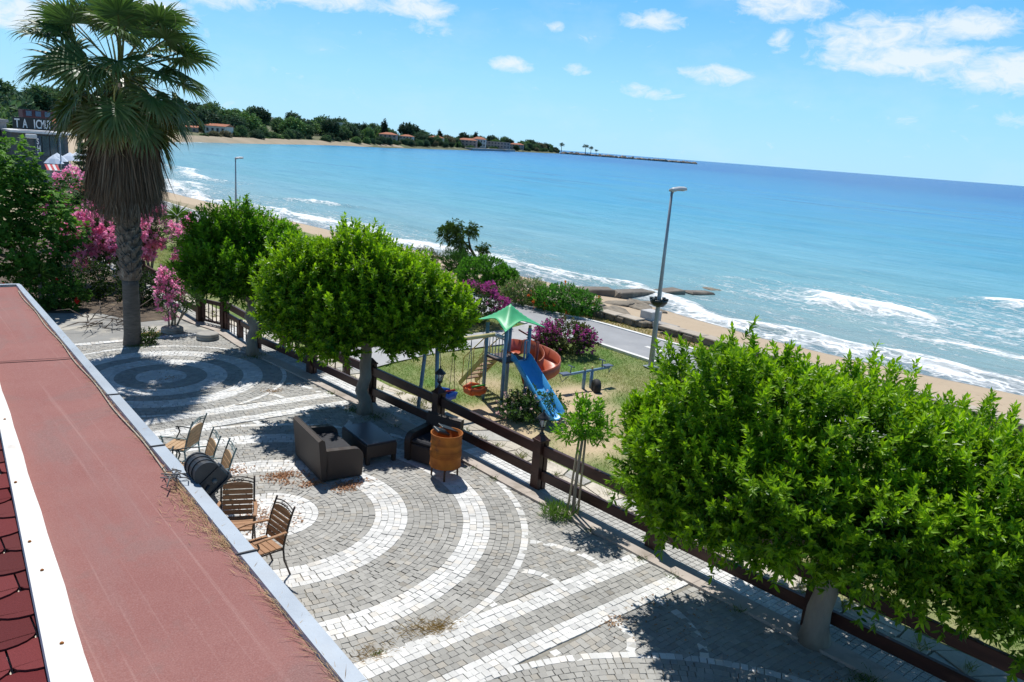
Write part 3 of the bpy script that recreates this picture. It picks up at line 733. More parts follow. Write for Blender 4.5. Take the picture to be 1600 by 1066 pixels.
# generic shrub with leaves and optional flowers
def shrub(name, label, base, blobs, n, K, L, W, lo, hi, seed, cat='shrub', fl=None, stems=5, mat=None, up=.5, flat=.02, group=None, spread=(25, 88), sr=.03, shell=(.6, 1.08), lump=.16):
    r = np.random.default_rng(seed); t = thing(name, label, cat, base, 0, group)
    if stems:
        mb = MB()
        for k in range(stems):
            b = blobs[k % len(blobs)]; a = k*2.4
            mb.tube([(math.cos(a)*.08, math.sin(a)*.08, -.03), (b[0]*.5+math.cos(a)*.1, b[1]*.5+math.sin(a)*.1, b[2]*.5), (b[0]+math.cos(a)*b[3]*.3, b[1]+math.sin(a)*b[4]*.3, b[2])], [sr, sr*.8, sr*.4], 6)
        mb.build('stem', bark, t)
    p, o = crown_pts(blobs, n, r, shell, lump, .62, flat)
    geo_obj('foliage', rosettes(p, o, K, L, W, lo, hi, r, up=up, spread=spread, stem=L*1.3), mat or plain_leaf, t)
    if fl:
        nf, Kf, Lf, Wf, c0, c1, bias = fl
        q, oq = crown_pts(blobs, nf*3, r, (.98, 1.13), .16, .8, flat)
        ph = r.uniform(0, 6.28, 3); w = np.sin(q[:, 0]*2.6+ph[0])*np.sin(q[:, 1]*2.6+ph[1])+.6*np.sin(q[:, 2]*3.1+ph[2])+bias*oq[:, 2]+r.normal(size=len(q))*.45
        k = np.argsort(-w)[:nf]
        tag(geo_obj('flowers', rosettes(q[k], oq[k], Kf, Lf, Wf, c0, c1, r, up=.3, spread=(20, 95), stem=Lf*1.2, cvar=.2, fold=.02), petal, t), kind='stuff')
    return t
PK = ((.84, .25, .46), (.98, .60, .74))
G = 'pink flowering oleanders behind the palm'
OL = ((.035, .09, .025), (.10, .19, .05))
shrub('oleander', 'largest pink oleander, massed with flowers left of the palm trunk', (6.9, 31.2, 0), [(0, 0, 1.7, 1.0, .9, .95), (.75, .3, 2.25, .85, .8, .75), (-.75, -.2, 1.5, .75, .7, .7), (.3, -.4, 1.2, .8, .7, .6), (-.1, .2, 2.4, .6, .6, .5)], 850, 9, .15, .032, *OL, 21, 'oleander', (1150, 7, .12, .10, *PK, .3), 7, group=G)
shrub('oleander', 'pink oleander half hidden just right of the palm trunk', (9.0, 32.8, 0), [(-.3, .2, 1.6, .85, .8, .8), (.25, 0, 1.9, .75, .7, .7)], 500, 9, .15, .032, *OL, 22, 'oleander', (560, 7, .12, .10, *PK, .3), 6, group=G)
shrub('oleander', 'slim pink oleander between the tall yucca and the dark ficus', (9.6, 30.2, 0), [(.1, 0, 1.6, .65, .6, .75), (.4, -.3, 1.2, .5, .5, .5)], 260, 9, .14, .03, *OL, 23, 'oleander', (300, 7, .12, .10, *PK, .2), 5, group=G)
shrub('oleander', 'tall sparse pink oleander at the left edge of the road view', (7.9, 40.2, 0), [(0, 0, 2.5, .7, .7, .9), (-.4, 0, 1.8, .7, .7, .8)], 350, 9, .16, .034, *OL, 24, 'oleander', (420, 7, .13, .10, *PK, .3), 5, group=G)
shrub('oleander', 'small loose oleander with pink heads beside the gate post', (7.05, 23.6, 0), [(0, 0, .95, .38, .36, .6), (.28, -.25, .95, .3, .3, .35), (-.05, .1, 1.5, .25, .25, .3), (.55, -.3, 1.0, .25, .2, .22)], 200, 8, .13, .026, *OL, 25, 'oleander', (120, 7, .085, .07, *PK, .0), 6)
BG = ((.26, .04, .17), (.50, .10, .34))
G = 'magenta bougainvilleas by the promenade'
shrub('bougainvillea', 'round magenta bougainvillea bush with twiggy red edges beside the road', (16.45, 16.75, 0), [(0, 0, .50, .72, .7, .52), (-.35, .3, .45, .5, .5, .40), (.38, -.3, .45, .5, .5, .40)], 620, 8, .085, .05, (.03, .06, .02), (.13, .13, .05), 26, 'bougainvillea', (210, 6, .07, .06, *BG, 1.0), 8, group=G)
shrub('bougainvillea', 'bright magenta bougainvillea half hidden by the ficus crown', (16.3, 20.9, 0), [(0, 0, .7, .85, .8, .7)], 420, 8, .085, .05, (.03, .07, .02), (.1, .14, .05), 27, 'bougainvillea', (330, 6, .075, .065, *BG, .5), 6, group=G)
shrub('clipped_shrub', 'dense dark green rounded shrub beyond the road, left of the mixed bush', (20.35, 25.9, 0), [(0, 0, .66, 1.1, 1.1, .76), (.1, .7, .6, .8, .8, .62), (.35, -.7, .52, .9, .8, .58)], 2200, 10, .10, .045, (.03, .12, .012), (.15, .36, .035), 28, up=.6, spread=(15, 80), shell=(.82, 1.03), lump=.05)
shrub('mixed_shrub', 'pale grey-green bush of fine leaves left of the orange flowering one', (20.35, 22.9, 0), [(0, 0, .5, .85, .8, .55), (-.3, .5, .42, .7, .6, .45)], 900, 9, .075, .036, (.08, .14, .05), (.24, .31, .13), 29, fl=(60, 5, .05, .04, (.45, .25, .2), (.6, .4, .3), .2))
shrub('flowering_shrub', 'leafy green bush dotted with orange flowers beside the sea wall', (20.7, 21.2, 0), [(0, 0, .5, .9, .8, .58), (.25, -.65, .42, .7, .6, .45), (-.3, .6, .48, .7, .6, .5)], 800, 9, .11, .045, (.03, .12, .018), (.13, .34, .04), 30, shell=(.75, 1.04), lump=.08, fl=(34, 6, .09, .08, (.5, .10, .02), (.6, .2, .03), -.3))
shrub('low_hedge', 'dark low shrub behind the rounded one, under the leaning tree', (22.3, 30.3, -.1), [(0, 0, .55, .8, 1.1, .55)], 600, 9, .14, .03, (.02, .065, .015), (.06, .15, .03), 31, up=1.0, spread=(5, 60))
shrub('low_hedge', 'small brownish shrub at the beach edge left of the leaning tree', (22.4, 33.3, -.1), [(0, 0, .38, .7, .9, .4)], 320, 8, .1, .035, (.05, .08, .03), (.14, .16, .06), 32)
shrub('rose_bush', 'bushy plant with tiny pale flowers under the blue slide', (11.55, 12.65, 0), [(0, 0, .32, .62, .5, .36), (-.35, .2, .22, .35, .35, .26), (.5, -.15, .25, .4, .35, .28)], 420, 8, .075, .035, (.025, .07, .02), (.09, .17, .04), 33, fl=(40, 5, .045, .04, (.6, .45, .4), (.8, .7, .6), .2))
shrub('weedy_bush', 'weedy plant sprawling at the foot of the slide tower steps', (12.1, 13.15, 0), [(0, 0, .18, .4, .3, .22), (.35, .35, .15, .3, .3, .2)], 170, 7, .07, .03, (.03, .08, .02), (.1, .18, .05), 34, stems=3)
shrub('red_hibiscus', 'green shrub with a few red flowers behind the far roof corner', (4.55, 27.6, 0), [(0, 0, .62, .85, .7, .65), (.5, -.3, .5, .6, .5, .5), (-.5, .2, .55, .6, .6, .55)], 560, 8, .11, .065, (.03, .09, .02), (.12, .26, .035), 35, fl=(16, 6, .10, .09, (.5, .015, .01), (.65, .03, .02), .1))
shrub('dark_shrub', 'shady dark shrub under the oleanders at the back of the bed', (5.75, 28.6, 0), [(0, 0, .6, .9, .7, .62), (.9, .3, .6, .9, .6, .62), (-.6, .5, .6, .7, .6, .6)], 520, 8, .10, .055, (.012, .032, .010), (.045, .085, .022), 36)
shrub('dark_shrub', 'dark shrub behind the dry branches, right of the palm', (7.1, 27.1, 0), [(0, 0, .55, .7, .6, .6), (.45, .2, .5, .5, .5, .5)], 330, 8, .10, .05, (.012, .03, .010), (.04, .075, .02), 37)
shrub('potted_herb', 'small leafy plant at the foot of the palm trunk', (6.05, 22.35, 0), [(0, 0, .2, .26, .2, .22)], 70, 7, .09, .035, (.02, .055, .015), (.08, .13, .04), 38, stems=3)
shrub('grass_clump', 'green grassy clump growing round the staked sapling', (8.72, 8.72, .0), [(0, 0, .04, .28, .24, .09), (.2, -.1, .03, .16, .16, .07)], 100, 9, .13, .013, (.07, .14, .03), (.17, .30, .06), 39, 'plant', stems=0, up=1.6, spread=(5, 70), flat=.0)

# fig tree with big lobed leaves
def big_leaf(base, d, nrm, L, col):
    """five-lobed leaf: five diamonds from one stalk end"""
    d = nrmz(d); s = nrmz(np.cross(d, nrm)); out = []
    for a, k in ((0, 1), (.75, .85), (-.75, .85), (1.5, .6), (-1.5, .6)):
        out.append(leaf_geo(base, d*math.cos(a)+s*math.sin(a), nrm, L*k, L*k*.55, col, droop=.12, fold=.06))
    return join_geo(out)
base = (3.4, 28.6, 0); t = thing('fig_tree', 'big dark fig tree with broad lobed leaves at the left edge', 'tree', base)
mb = MB(); limbs(mb, (1.5, -.1, -.03), (.9, 0, 1.4), .13, .1, [(-.5, 0, 3), (.2, .3, 3.6), (1.2, -.2, 2.6), (-1.2, -.3, 2.6)]); mb.build('trunk', bark, t)
bl = [(.55, -.35, 4.3, .8, .75, .8), (.2, -.6, 3.17, 1.15, 1.0, 1.1), (1.3, -.7, 2.9, .83, .8, .80), (1.1, -.65, 1.85, .9, .8, .75), (1.9, -.5, 2.3, .6, .6, .5), (.3, -.8, 1.8, .97, .8, .8), (.95, -.4, 3.75, .65, .65, .62), (-.4, -.7, 3.6, 1.3, 1.1, 1.4), (-1.2, -.4, 2.4, 1.4, 1.1, 1.3)]
r = np.random.default_rng(41); p, o = crown_pts(bl, 5200, r, (.70, 1.07), .14, .6)
d = nrmz(o*np.array([1, 1, .35])+unit(len(p), r)*.7); nn = nrmz(np.array([0, 0, 1.])+o*.7+unit(len(p), r)*.35)
ph = .5+.5*np.sin(p[:, 0]*2.7)*np.sin(p[:, 2]*2.3+p[:, 1]*2)
tn = np.clip(.25+.35*ph+.25*o[:, 2]+r.normal(size=len(p))*.15, 0, 1)
geo_obj('crown', big_leaf(p, d, nn, np.full(len(p), .17)*r.uniform(.7, 1.25, len(p)), lerp((.02, .078, .014), (.19, .40, .06), tn)), plain_leaf, t)
base = (6.9, 36.0, 0); t = thing('fig_tree', 'smaller dark fig tree between the pine and the palm skirt', 'tree', base)
mb = MB(); limbs(mb, (0, 0, -.03), (0, 0, 1.6), .1, .08, [(0, 0, 2.6), (.5, 0, 2.3)]); mb.build('trunk', bark, t)
p, o = crown_pts([(0, 0, 2.6, .9, .9, .9), (.6, -.2, 2.1, .8, .7, .7), (-.5, 0, 2.0, .7, .7, .7)], 900, r, (.7, 1.05), .14, .6)
d = nrmz(o*np.array([1, 1, .35])+unit(len(p), r)*.7); nn = nrmz(np.array([0, 0, 1.])+o*.7+unit(len(p), r)*.35)
geo_obj('crown', big_leaf(p, d, nn, np.full(len(p), .18), lerp((.012, .045, .012), (.07, .18, .035), np.clip(.3+.3*o[:, 2]+r.normal(size=len(p))*.2, 0, 1))), plain_leaf, t)

# yuccas: sword leaves on stems
def yucca(name, label, base, heads, seed):
    r = np.random.default_rng(seed); t = thing(name, label, 'plant', base); mb = MB(); gs = []
    for (x, y, z, n, L) in heads:
        mb.tube([(x*.3, y*.3, -.03), (x*.8, y*.8, z*.6), (x, y, z)], [.07, .055, .05], 8)
        u = unit(n, r); u[:, 2] = np.abs(u[:, 2])*1.2-.25; u = nrmz(u)
        b = np.tile([[x, y, z]], (n, 1))+u*.05; col = lerp((.05, .12, .025), (.17, .29, .06), r.uniform(0, 1, n))
        nn = nrmz(np.array([0, 0, 1.])-u*u[:, 2:3]+unit(n, r)*.1)
        gs.append(leaf_geo(b, u, nn, np.full(n, L)*r.uniform(.8, 1.1, n), np.full(n, .05), col, .2, .18, .3))
    mb.build('stem', bark, t); geo_obj('leaves', join_geo(gs), plain_leaf, t); return t
yucca('yucca', 'yucca with sword leaves on a thin trunk, in front of the fig tree', (4.35, 27.4, 0), [(0, 0, 1.15, 70, .62)], 51)
yucca('yucca', 'tall yucca on a bare trunk to the right of the palm', (9.75, 31.6, 0), [(0, 0, 2.45, 75, .75)], 52)
yucca('yucca', 'low dark yucca clump under the tall one', (9.35, 31.0, 0), [(0, 0, .55, 60, .65), (.3, -.2, .4, 40, .5)], 53)
# small araucaria
base = (11.3, 54, 0); t = thing('norfolk_pine', 'small tiered norfolk pine left of the palm skirt', 'tree', base)
mb = MB(); mb.tube([(0, 0, 0), (0, 0, 4.4)], [.12, .02], 8); mb.build('trunk', bark, t)
P = []; D = []
for k in range(11):
    z = .5+k*.36; R_ = 1.35*(1-k/11.5)
    for j in range(7):
        a = j*.9+k*.5
        for s_ in np.linspace(.2, 1, 7): P.append((math.cos(a)*R_*s_, math.sin(a)*R_*s_, z-.1*s_+.12*s_*s_)); D.append((math.cos(a), math.sin(a), .5))
P, D = np.array(P), nrmz(np.array(D)); geo_obj('crown', rosettes(P, D, 7, .24, .05, (.02, .06, .025), (.07, .14, .05), up=.3, spread=(20, 80)), plain_leaf, t)
# wind-leaning tamarisk on the beach edge
base = (25.75, 33.1, -.75); t = thing('leaning_tree', 'ragged wind-bent tree leaning over the beach', 'tree', base)
mb = MB(); mb.tube([(.15, 0, -.1), (-.15, .1, .7), (-.55, .25, 1.35), (-.75, .2, 1.9)], [.1, .09, .07, .04], 8); mb.tube([(-.5, .22, 1.25), (-1.0, .6, 1.9), (-1.35, .7, 2.1)], [.06, .05, .03], 7); mb.tube([(-.1, .1, .6), (.1, -.1, 1.2)], [.05, .03], 6)
mb.tube([(.25, -.1, 0), (.3, -.1, 1.5)], .02, 6); mb.tube([(.1, .1, 0), (.1, .05, 1.1)], .02, 6); mb.build('trunk', surf('dark_bark', (.075, .055, .04), (.045, .035, .028), 6, .9, .5, 30), t)
p, o = crown_pts([(-1.35, .7, 2.35, .62, .5, .45), (-.55, .2, 2.3, .38, .35, .35), (-1.25, .6, 1.7, .5, .4, .42), (-.85, .4, 1.35, .35, .3, .3), (-1.0, .5, .9, .3, .3, .35), (.05, -.05, 1.35, .32, .3, .32), (-1.8, .95, 2.0, .35, .3, .5)], 560, r, (.3, 1.15), .25, .3)
geo_obj('crown', rosettes(p, o, 7, .20, .022, (.03, .065, .02), (.13, .21, .05), up=.1, spread=(10, 80), droop=.5), plain_leaf, t)

# ------------------------------------------------------------------ the fan palm
PB = (5.66, 22.40, 0)
t = thing('fan_palm', 'tall fan palm with a shaggy skirt of dead fronds, on the terrace', 'palm tree', PB)
mb = MB(); zs = np.linspace(-.03, 1.78, 12); mb.tube([(0.0, 0, z) for z in zs], [.222+.10*max(0, .3-z)-.012*z for z in zs], 20)
palmbark = surf('palm_bark', (.15, .13, .112), (.10, .086, .073), 8, .9, .5, 40, stretch=(.6, .6, 2.2), c3=(.20, .18, .155), s3=3)
mb.build('trunk', palmbark, t)
# criss-cross of old leaf bases above the bare trunk
mb = MB(); mb.tube([(0, 0, 1.7), (0, 0, 6.8)], [.20, .10], 14)
for k in range(330):
    z = 1.78+k*.0078; a = k*2.39996; rr = .245 if z > 1.95 else .222+(z-1.78)*.12
    a += rng.normal()*.12; rr += rng.normal()*.012; c, s_ = math.cos(a), math.sin(a); rad = Vector((c, s_, 0)); tan = Vector((-s_, c, 0)); u = Vector((0, 0, 1))
    o_ = rad*(rr-.09)+u*z; sk = .10*(1 if k % 2 else -1)
    v8 = [o_-tan*.085, o_+tan*.085, o_+tan*(.04+sk)+rad*.115+u*(.19+.03*(k%3-1)), o_+tan*(-.04+sk)+rad*.115+u*.17, o_-tan*.085+rad*.05-u*.03, o_+tan*.085+rad*.05-u*.03, o_+tan*(.03+sk)+rad*.14+u*.17, o_+tan*(-.03+sk)+rad*.14+u*.17]
    mb.add(v8, [(0, 3, 2, 1), (4, 5, 6, 7), (0, 1, 5, 4), (1, 2, 6, 5), (2, 3, 7, 6), (3, 0, 4, 7)])
mb.build('leaf_bases', surf('palm_boots', (.24, .20, .165), (.11, .088, .07), 7, .9, .5, 35, c3=(.36, .33, .29), s3=4), t)
# skirt: thousands of hanging dead strips in overlapping tiers
r = np.random.default_rng(61); gs = []
n = 10500; zt = r.uniform(4.2, 6.35, n); a = r.uniform(0, 6.2832, n)
f = (zt-3.5)/2.2; rad = .46+.40*np.sin(np.clip(f, 0, 1)*2.2)*r.uniform(.35, 1.1, n)+.10*np.sin(a*5)
top = np.stack([np.cos(a)*rad*.75, np.sin(a)*rad*.75, zt], 1); d = np.stack([np.cos(a)*.16, np.sin(a)*.16, -np.ones(n)], 1)+r.normal(size=(n, 3))*.07
nn = np.stack([np.cos(a), np.sin(a), np.zeros(n)], 1)+r.normal(size=(n, 3))*.5
L = np.minimum(r.uniform(.6, 2.4, n), zt-3.62-r.uniform(0, .34, n)); ok = L > .15
cs = lerp((.085, .058, .04), (.34, .235, .155), r.uniform(0, 1, n)**1.3)
gs.append(leaf_geo(top[ok], d[ok], nn[ok], L[ok], r.uniform(.02, .055, n)[ok], cs[ok], .2, 0, .35))
n = 1400; a = r.uniform(0, 6.28, n); z0 = r.uniform(3.6, 4.0, n); rad = r.uniform(.35, 1.0, n)
gs.append(leaf_geo(np.stack([np.cos(a)*rad, np.sin(a)*rad, z0], 1), np.stack([np.cos(a)*.1, np.sin(a)*.1, -np.ones(n)], 1)+r.normal(size=(n, 3))*.12, np.stack([np.cos(a), np.sin(a), 0*a], 1), r.uniform(.15, .5, n), np.full(n, .02), lerp((.10, .07, .05), (.27, .21, .15), r.uniform(0, 1, n)), .2, 0, .3))
geo_obj('dead_frond_skirt', join_geo(gs), drym, t)
def frond(elev, seed, brown=0.0, plen=1.15, blade=1.15):
    """one costapalmate fan leaf growing along +X at an elevation angle; returns petiole and blade geometry in one mesh"""
    r = np.random.default_rng(seed); e = R(elev); V = []; F = []; Cc = []
    pts = []; p = np.array([.12, 0, 0.]); dirv = np.array([math.cos(e), 0, math.sin(e)])
    for i in range(7):
        pts.append(p.copy()); p = p+dirv*plen/6; dirv = dirv+np.array([0, 0, -.055-.03*(elev < 30)]); dirv /= np.linalg.norm(dirv)
    def tri(a, b, c, col):
        k = len(V); V.extend([a, b, c]); F.append((k, k+1, k+2)); Cc.extend([col]*3)
    side = np.array([0, 1., 0])
    for q0, q1, w in zip(pts[:-1], pts[1:], np.linspace(.035, .02, 6)):
        u = np.array([0, 0, .018]); pc = np.array([.16, .18, .05])
        for s1, s2 in ((-1, 1),):
            tri(q0-side*w, q0+side*w, q1+side*w, pc); tri(q0-side*w, q1+side*w, q1-side*w, pc); tri(q0-side*w, q0-u*2, q1-u*2, pc*.7); tri(q0-side*w, q1-u*2, q1-side*w, pc*.7); tri(q0+side*w, q1-u*2, q0-u*2, pc*.7); tri(q0+side*w, q1+side*w, q1-u*2, pc*.7)
    h = pts[-1]; ax = nrmz(pts[-1]-pts[-2]); up_ = np.cross(ax, side)*-1
    if up_[2] < 0 and elev > -80: up_ = -up_
    nL = 46
    for i in range(nL):
        th = R(-128+256*i/(nL-1)); Lx = blade*(.92+.14*math.cos(th*.7))*r.uniform(.9, 1.08)
        d = ax*math.cos(th)+side*math.sin(th)+up_*(-.16*math.cos(th)+.20*abs(math.sin(th)))
        d /= np.linalg.norm(d); lat = np.cross(up_, d); lat /= np.linalg.norm(lat); tilt = up_*(.30 if i % 2 else -.30)
        g0 = np.clip(r.normal(.5, .2), 0, 1); base_c = np.array([.038, .095, .03])*(1-g0)+np.array([.13, .225, .075])*g0
        dk = r.uniform(.5, 1.6)*(1.0 if elev < 60 else .6)
        q = h.copy(); w_prev = .012; dd = d.copy(); prev = (q-lat*w_prev, q+lat*w_prev)
        nseg = 6
        for s_ in range(1, nseg+1):
            f = s_/nseg; q = q+dd*Lx/nseg; dd = dd+np.array([0, 0, -.03-.62*max(0, f-.34)*dk-r.uniform(0, .06)])+r.normal(size=3)*.03; dd /= np.linalg.norm(dd)
            w = .036*f/.45 if f <= .45 else .036*(1-f)/.55+.002
            lt = lat+tilt; cur = (q-lt*w, q+lt*w)
            br = np.clip(brown*1.1*(f > .35)+(f > .72)*r.uniform(0, .8)*(.3+brown), 0, 1); col = base_c*(1-br)+np.array([.27, .19, .08])*br
            tri(prev[0], prev[1], cur[1], col); tri(prev[0], cur[1], cur[0], col); prev = cur
        if r.uniform() < .35:      # hanging thread
            e_ = q+np.array([r.normal()*.05, r.normal()*.05, -r.uniform(.1, .3)]); tri(q, q+lat*.006, e_, np.array([.35, .30, .2]))
    return raw_mesh('frond', np.array(V), tris=np.array(F), col=np.array(Cc))
palml = leafmat('palm_frond', .42, .22, (1.1, 1.2, .5), .4)
lib = {}
CR = 7.1
r = np.random.default_rng(77)
def put(elev, azim, brown, pl, z, blade, tilt=0.0):
    key = (round(elev/9), brown > .25, r.integers(2))
    if key not in lib: lib[key] = frond(elev, 700+len(lib), brown, pl, blade)
    o = link('frond', lib[key], palml if not lib[key].materials else None, t); o.location = (.10*math.cos(azim), .10*math.sin(azim), z)
    o.rotation_euler = (Matrix.Rotation(azim, 3, 'Z') @ Matrix.Rotation(tilt, 3, 'X')).to_euler()
k = 0
for n_, e0, e1, br, z0, pl, bl_ in ((7, 58, 84, 0, .12, 1.15, .84), (12, 28, 56, 0, .05, 1.4, .92), (14, -4, 26, .03, -.05, 1.42, .98), (14, -32, -6, .12, -.22, 1.3, .92), (9, -56, -34, .3, -.42, 1.05, .88), (7, -70, -55, .5, -.7, .8, .75)):
    for j in range(n_):
        k += 1; e = r.uniform(e0, e1); put(e, k*2.39996+r.normal()*.18, br*r.uniform(.4, 1.6), pl*r.uniform(.88, 1.1), CR+z0+r.normal()*.06, bl_, r.normal()*.35)

# ------------------------------------------------------------------ timber fence with lantern posts
FP = [-3.2, 1.0, 4.42, 7.05, 9.70, 12.80, 15.3, 17.95, 20.75, 23.3]
def post(mb, x, y, z1=.93, w=.2):
    mb.box((x-.058, y, z1/2-.02), (.085, w, z1+.04), bev=.006); mb.box((x+.058, y, z1/2-.02), (.085, w, z1+.04), bev=.006)
    mb.box((x, y, z1/2-.02), (.04, w*.6, z1-.06))
def capped(mb, x, y, z):
    mb.box((x, y, z+.015), (.235, .235, .035), bev=.006); mb.box((x, y, z+.082), (.20, .20, .10), taper=.25)
fence = thing('timber_fence', 'long dark brown two-rail timber fence along the terrace edge', 'fence', (float(fx(9.7)), 9.7, 0))
for y in FP:
    mb = MB(); post(mb, float(fx(y)), y); capped(mb, float(fx(y)), y, .93); mb.build('post', darkwood, fence, True)
for a, b in zip(FP[:-1], FP[1:]):
    for z, h in ((.30, .185), (.765, .20)):
        if (a, b) == (20.75, 23.3) and z < .5: continue
        mb = MB(); j0, j1 = rng.normal(size=2)*.008; mb.beam((float(fx(a)), a+.11, z+j0), (float(fx(b)), b-.11, z+j1), .075, h, bev=.008); mb.build('rail', darkwood, fence, True)
far = thing('timber_fence', 'timber fence continuing past the gate behind the palm', 'fence', (8.12, 24.4, 0))
FY = [24.35, 27.3, 30.4, 33.5, 36.6, 39.8]
for y in FY:
    mb = MB(); post(mb, float(fx(y)), y, 1.05 if y < 25 else .95); mb.build('post', darkwood, far, True)
for a, b in zip(FY[:-1], FY[1:]):
    for z in (.33, .78):
        mb = MB(); mb.beam((float(fx(a)), a+.11, z), (float(fx(b)), b-.11, z), .075, .18, bev=.008); mb.build('rail', darkwood, far, True)
gate = thing('fence_gate', 'narrow dark gate of upright bars between two fence posts', 'gate', (8.3, 23.85, 0))
mb = MB(); mb.beam((8.47, 23.45, .70), (8.17, 24.22, .70), .06, .12, bev=.006); mb.build('rail', darkwood, gate, True)
mb = MB(); mb.beam((8.47, 23.45, .10), (8.17, 24.22, .10), .05, .07, bev=.006); mb.build('rail', darkwood, gate, True)
for k in range(5):
    f = (k+.5)/5; mb = MB(); p = Vector((8.47, 23.45, 0)).lerp(Vector((8.17, 24.22, 0)), f); mb.tube([(p.x, p.y, .12), (p.x, p.y, .66)], .017, 6); mb.build('bar', darkwood, gate, True)
for i, (ya, yb, lab) in enumerate(((20.95, 23.1, 'low baluster rail right of the gate'), (17.2, 20.4, 'low baluster rail half hidden beyond the farther fence bay'))):
    xo = .0 if i == 0 else .55
    lo = thing('baluster_rail', lab, 'railing', (float(fx(ya))+xo, ya, 0)); A = Vector((float(fx(ya))+xo, ya, 0)); B = Vector((float(fx(yb))+xo, yb, 0))
    mb = MB(); mb.beam(A+Vector((0, 0, .47)), B+Vector((0, 0, .47)), .07, .13, bev=.006); mb.build('rail', darkwood, lo, True)
    for p in (A, A.lerp(B, .5), B): mb = MB(); mb.box(p+Vector((0, 0, .27)), (.12, .12, .56), bev=.006); mb.build('post', darkwood, lo, True)
    for k in range(9):
        if k == 4: continue
        p = A.lerp(B, (k+.5)/9); mb = MB(); mb.tube([p, p+Vector((0, 0, .42))], .016, 6); mb.build('baluster', darkwood, lo, True)
mb = MB(); mb.box((8.75, 33.2, .42), (.2, .2, .9), bev=.01); tag(mb.build('timber_post', darkwood), 'lone short brown post on the grass beyond the fence', 'post')
glassm, gnt, gb = _new('lantern_glass'); gb.inputs['Base Color'].default_value = (.75, .78, .78, 1); gb.inputs['Roughness'].default_value = .12; gb.inputs['Transmission Weight'].default_value = .8
def lantern(x, y, z, label, first=None):
    if first is not None: return dup(first, (x, y, z), .3, label)
    t = thing('post_lantern', label, 'lantern', (x, y, z), 0, 'lanterns on the fence posts')
    mb = MB(); mb.lathe((0, 0, 0), [(.045, 0), (.05, .02), (.025, .04), (.022, .09), (.045, .10), (.06, .13), (.055, .15)], 10); mb.build('base', blackm, t)
    mb = MB(); mb.lathe((0, 0, 0), [(.048, .152), (.082, .30)], 6, smooth=False); mb.build('glass', glassm, t)
    mb = MB()
    for k in range(6):
        a = k*math.pi/3; mb.tube([(.05*math.cos(a), .05*math.sin(a), .15), (.086*math.cos(a), .086*math.sin(a), .302)], .006, 5)
    mb.build('frame', blackm, t)
    mb = MB(); mb.lathe((0, 0, 0), [(.118, .295), (.122, .305), (.095, .335), (.05, .375), (.045, .39), (.018, .405), (.012, .43), (.02, .445), (.0, .475)], 12); mb.build('cap', blackm, t)
    mb = MB(); mb.lathe((0, 0, 0), [(.015, .15), (.02, .2), (.018, .24), (0, .255)], 8); mb.build('bulb', surf('bulb_white', (.8, .8, .76), rough=.3, bump=0), t)
    return t
L1 = lantern(float(fx(9.7)), 9.7, 1.05, 'fence lantern with its cap lit by the sun, beside the sapling')
lantern(float(fx(12.8)), 12.8, 1.05, 'darker fence lantern on the post behind the rusty drum', L1)

# ------------------------------------------------------------------ terrace furniture
def wicker(name, c1, c2):
    m, nt, b = _new(name); v = _coord(nt)
    w = nt.nodes.new('ShaderNodeTexWave'); w.inputs['Scale'].default_value = 30; w.bands_direction = 'Z'; nt.links.new(v, w.inputs[0])
    w2 = nt.nodes.new('ShaderNodeTexWave'); w2.inputs['Scale'].default_value = 22; w2.bands_direction = 'DIAGONAL'; nt.links.new(v, w2.inputs[0])
    f = _math(nt, 'MULTIPLY', w.outputs['Fac'], w2.outputs['Fac']); nt.links.new(_mix(nt, f, c2, c1), b.inputs['Base Color'])
    b.inputs['Roughness'].default_value = .5; _bump(nt, b, f, .6, .006); return m
wick = wicker('brown_wicker', (.066, .042, .030), (.032, .021, .016))
def wicker_seat(name, label, cat, loc, rz, width, depth=.78):
    """faces -Y locally; back at +Y"""
    t = thing(name, label, cat, loc, rz); w = width/2
    mb = MB(); mb.box((0, -.02, .20), (width-.26, depth-.12, .34), bev=.02); mb.build('base', wick, t)
    # tall slightly reclined back
    mb = MB(); prof = [(depth/2-.10, .03), (depth/2, .03), (depth/2+.06, .78), (depth/2-.0, .81), (depth/2-.05, .78), (depth/2-.12, .36)]
    m = Matrix(((0, 0, 1), (1, 0, 0), (0, 1, 0))); mb.prism(prof, -w, w, m); mb.build('backrest', wick, t)
    for s_ in (-1, 1):       # arms: rounded over at the front
        ar = [(depth/2-.09, .03), (-depth/2+.02, .03)]+[(-depth/2+.17-.17*math.cos(a), .39+.17*math.sin(a)) for a in np.linspace(0, math.pi/2, 7)]+[(depth/2-.09, .585)]
        mb = MB(); mb.prism(ar, s_*w-.13 if s_ > 0 else -w, s_*w if s_ > 0 else -w+.13, m); mb.build('armrest', wick, t)
    for sx_ in (-1, 1):
        for sy in (-1, 1): mb = MB(); mb.box((sx_*(w-.06), sy*(depth/2-.07), .0), (.05, .05, .09)); mb.build('leg', blackm, t)
    mb = MB(); mb.box((0, -.05, .41), (width-.28, depth-.22, .09), bev=.03); mb.build('cushion', surf('dark_cushion', (.03, .03, .035), (.02, .02, .025), 20, .8, .2, 90), t)
    return t
wicker_seat('wicker_sofa', 'dark brown wicker two-seat sofa seen from its back', 'sofa', (6.43, 12.44, 0), R(90-6), 1.36, .78)
wicker_seat('wicker_armchair', 'dark wicker armchair in shadow between the table and the rusty drum', 'armchair', (8.27, 11.75, 0), R(-70), .8, .76)
t = thing('wicker_table', 'low dark wicker coffee table with a glossy glass top', 'table', (7.37, 12.62, 0), R(-4))
mb = MB(); mb.box((0, 0, .265), (.62, 1.12, .27), bev=.02); mb.build('base', wick, t)
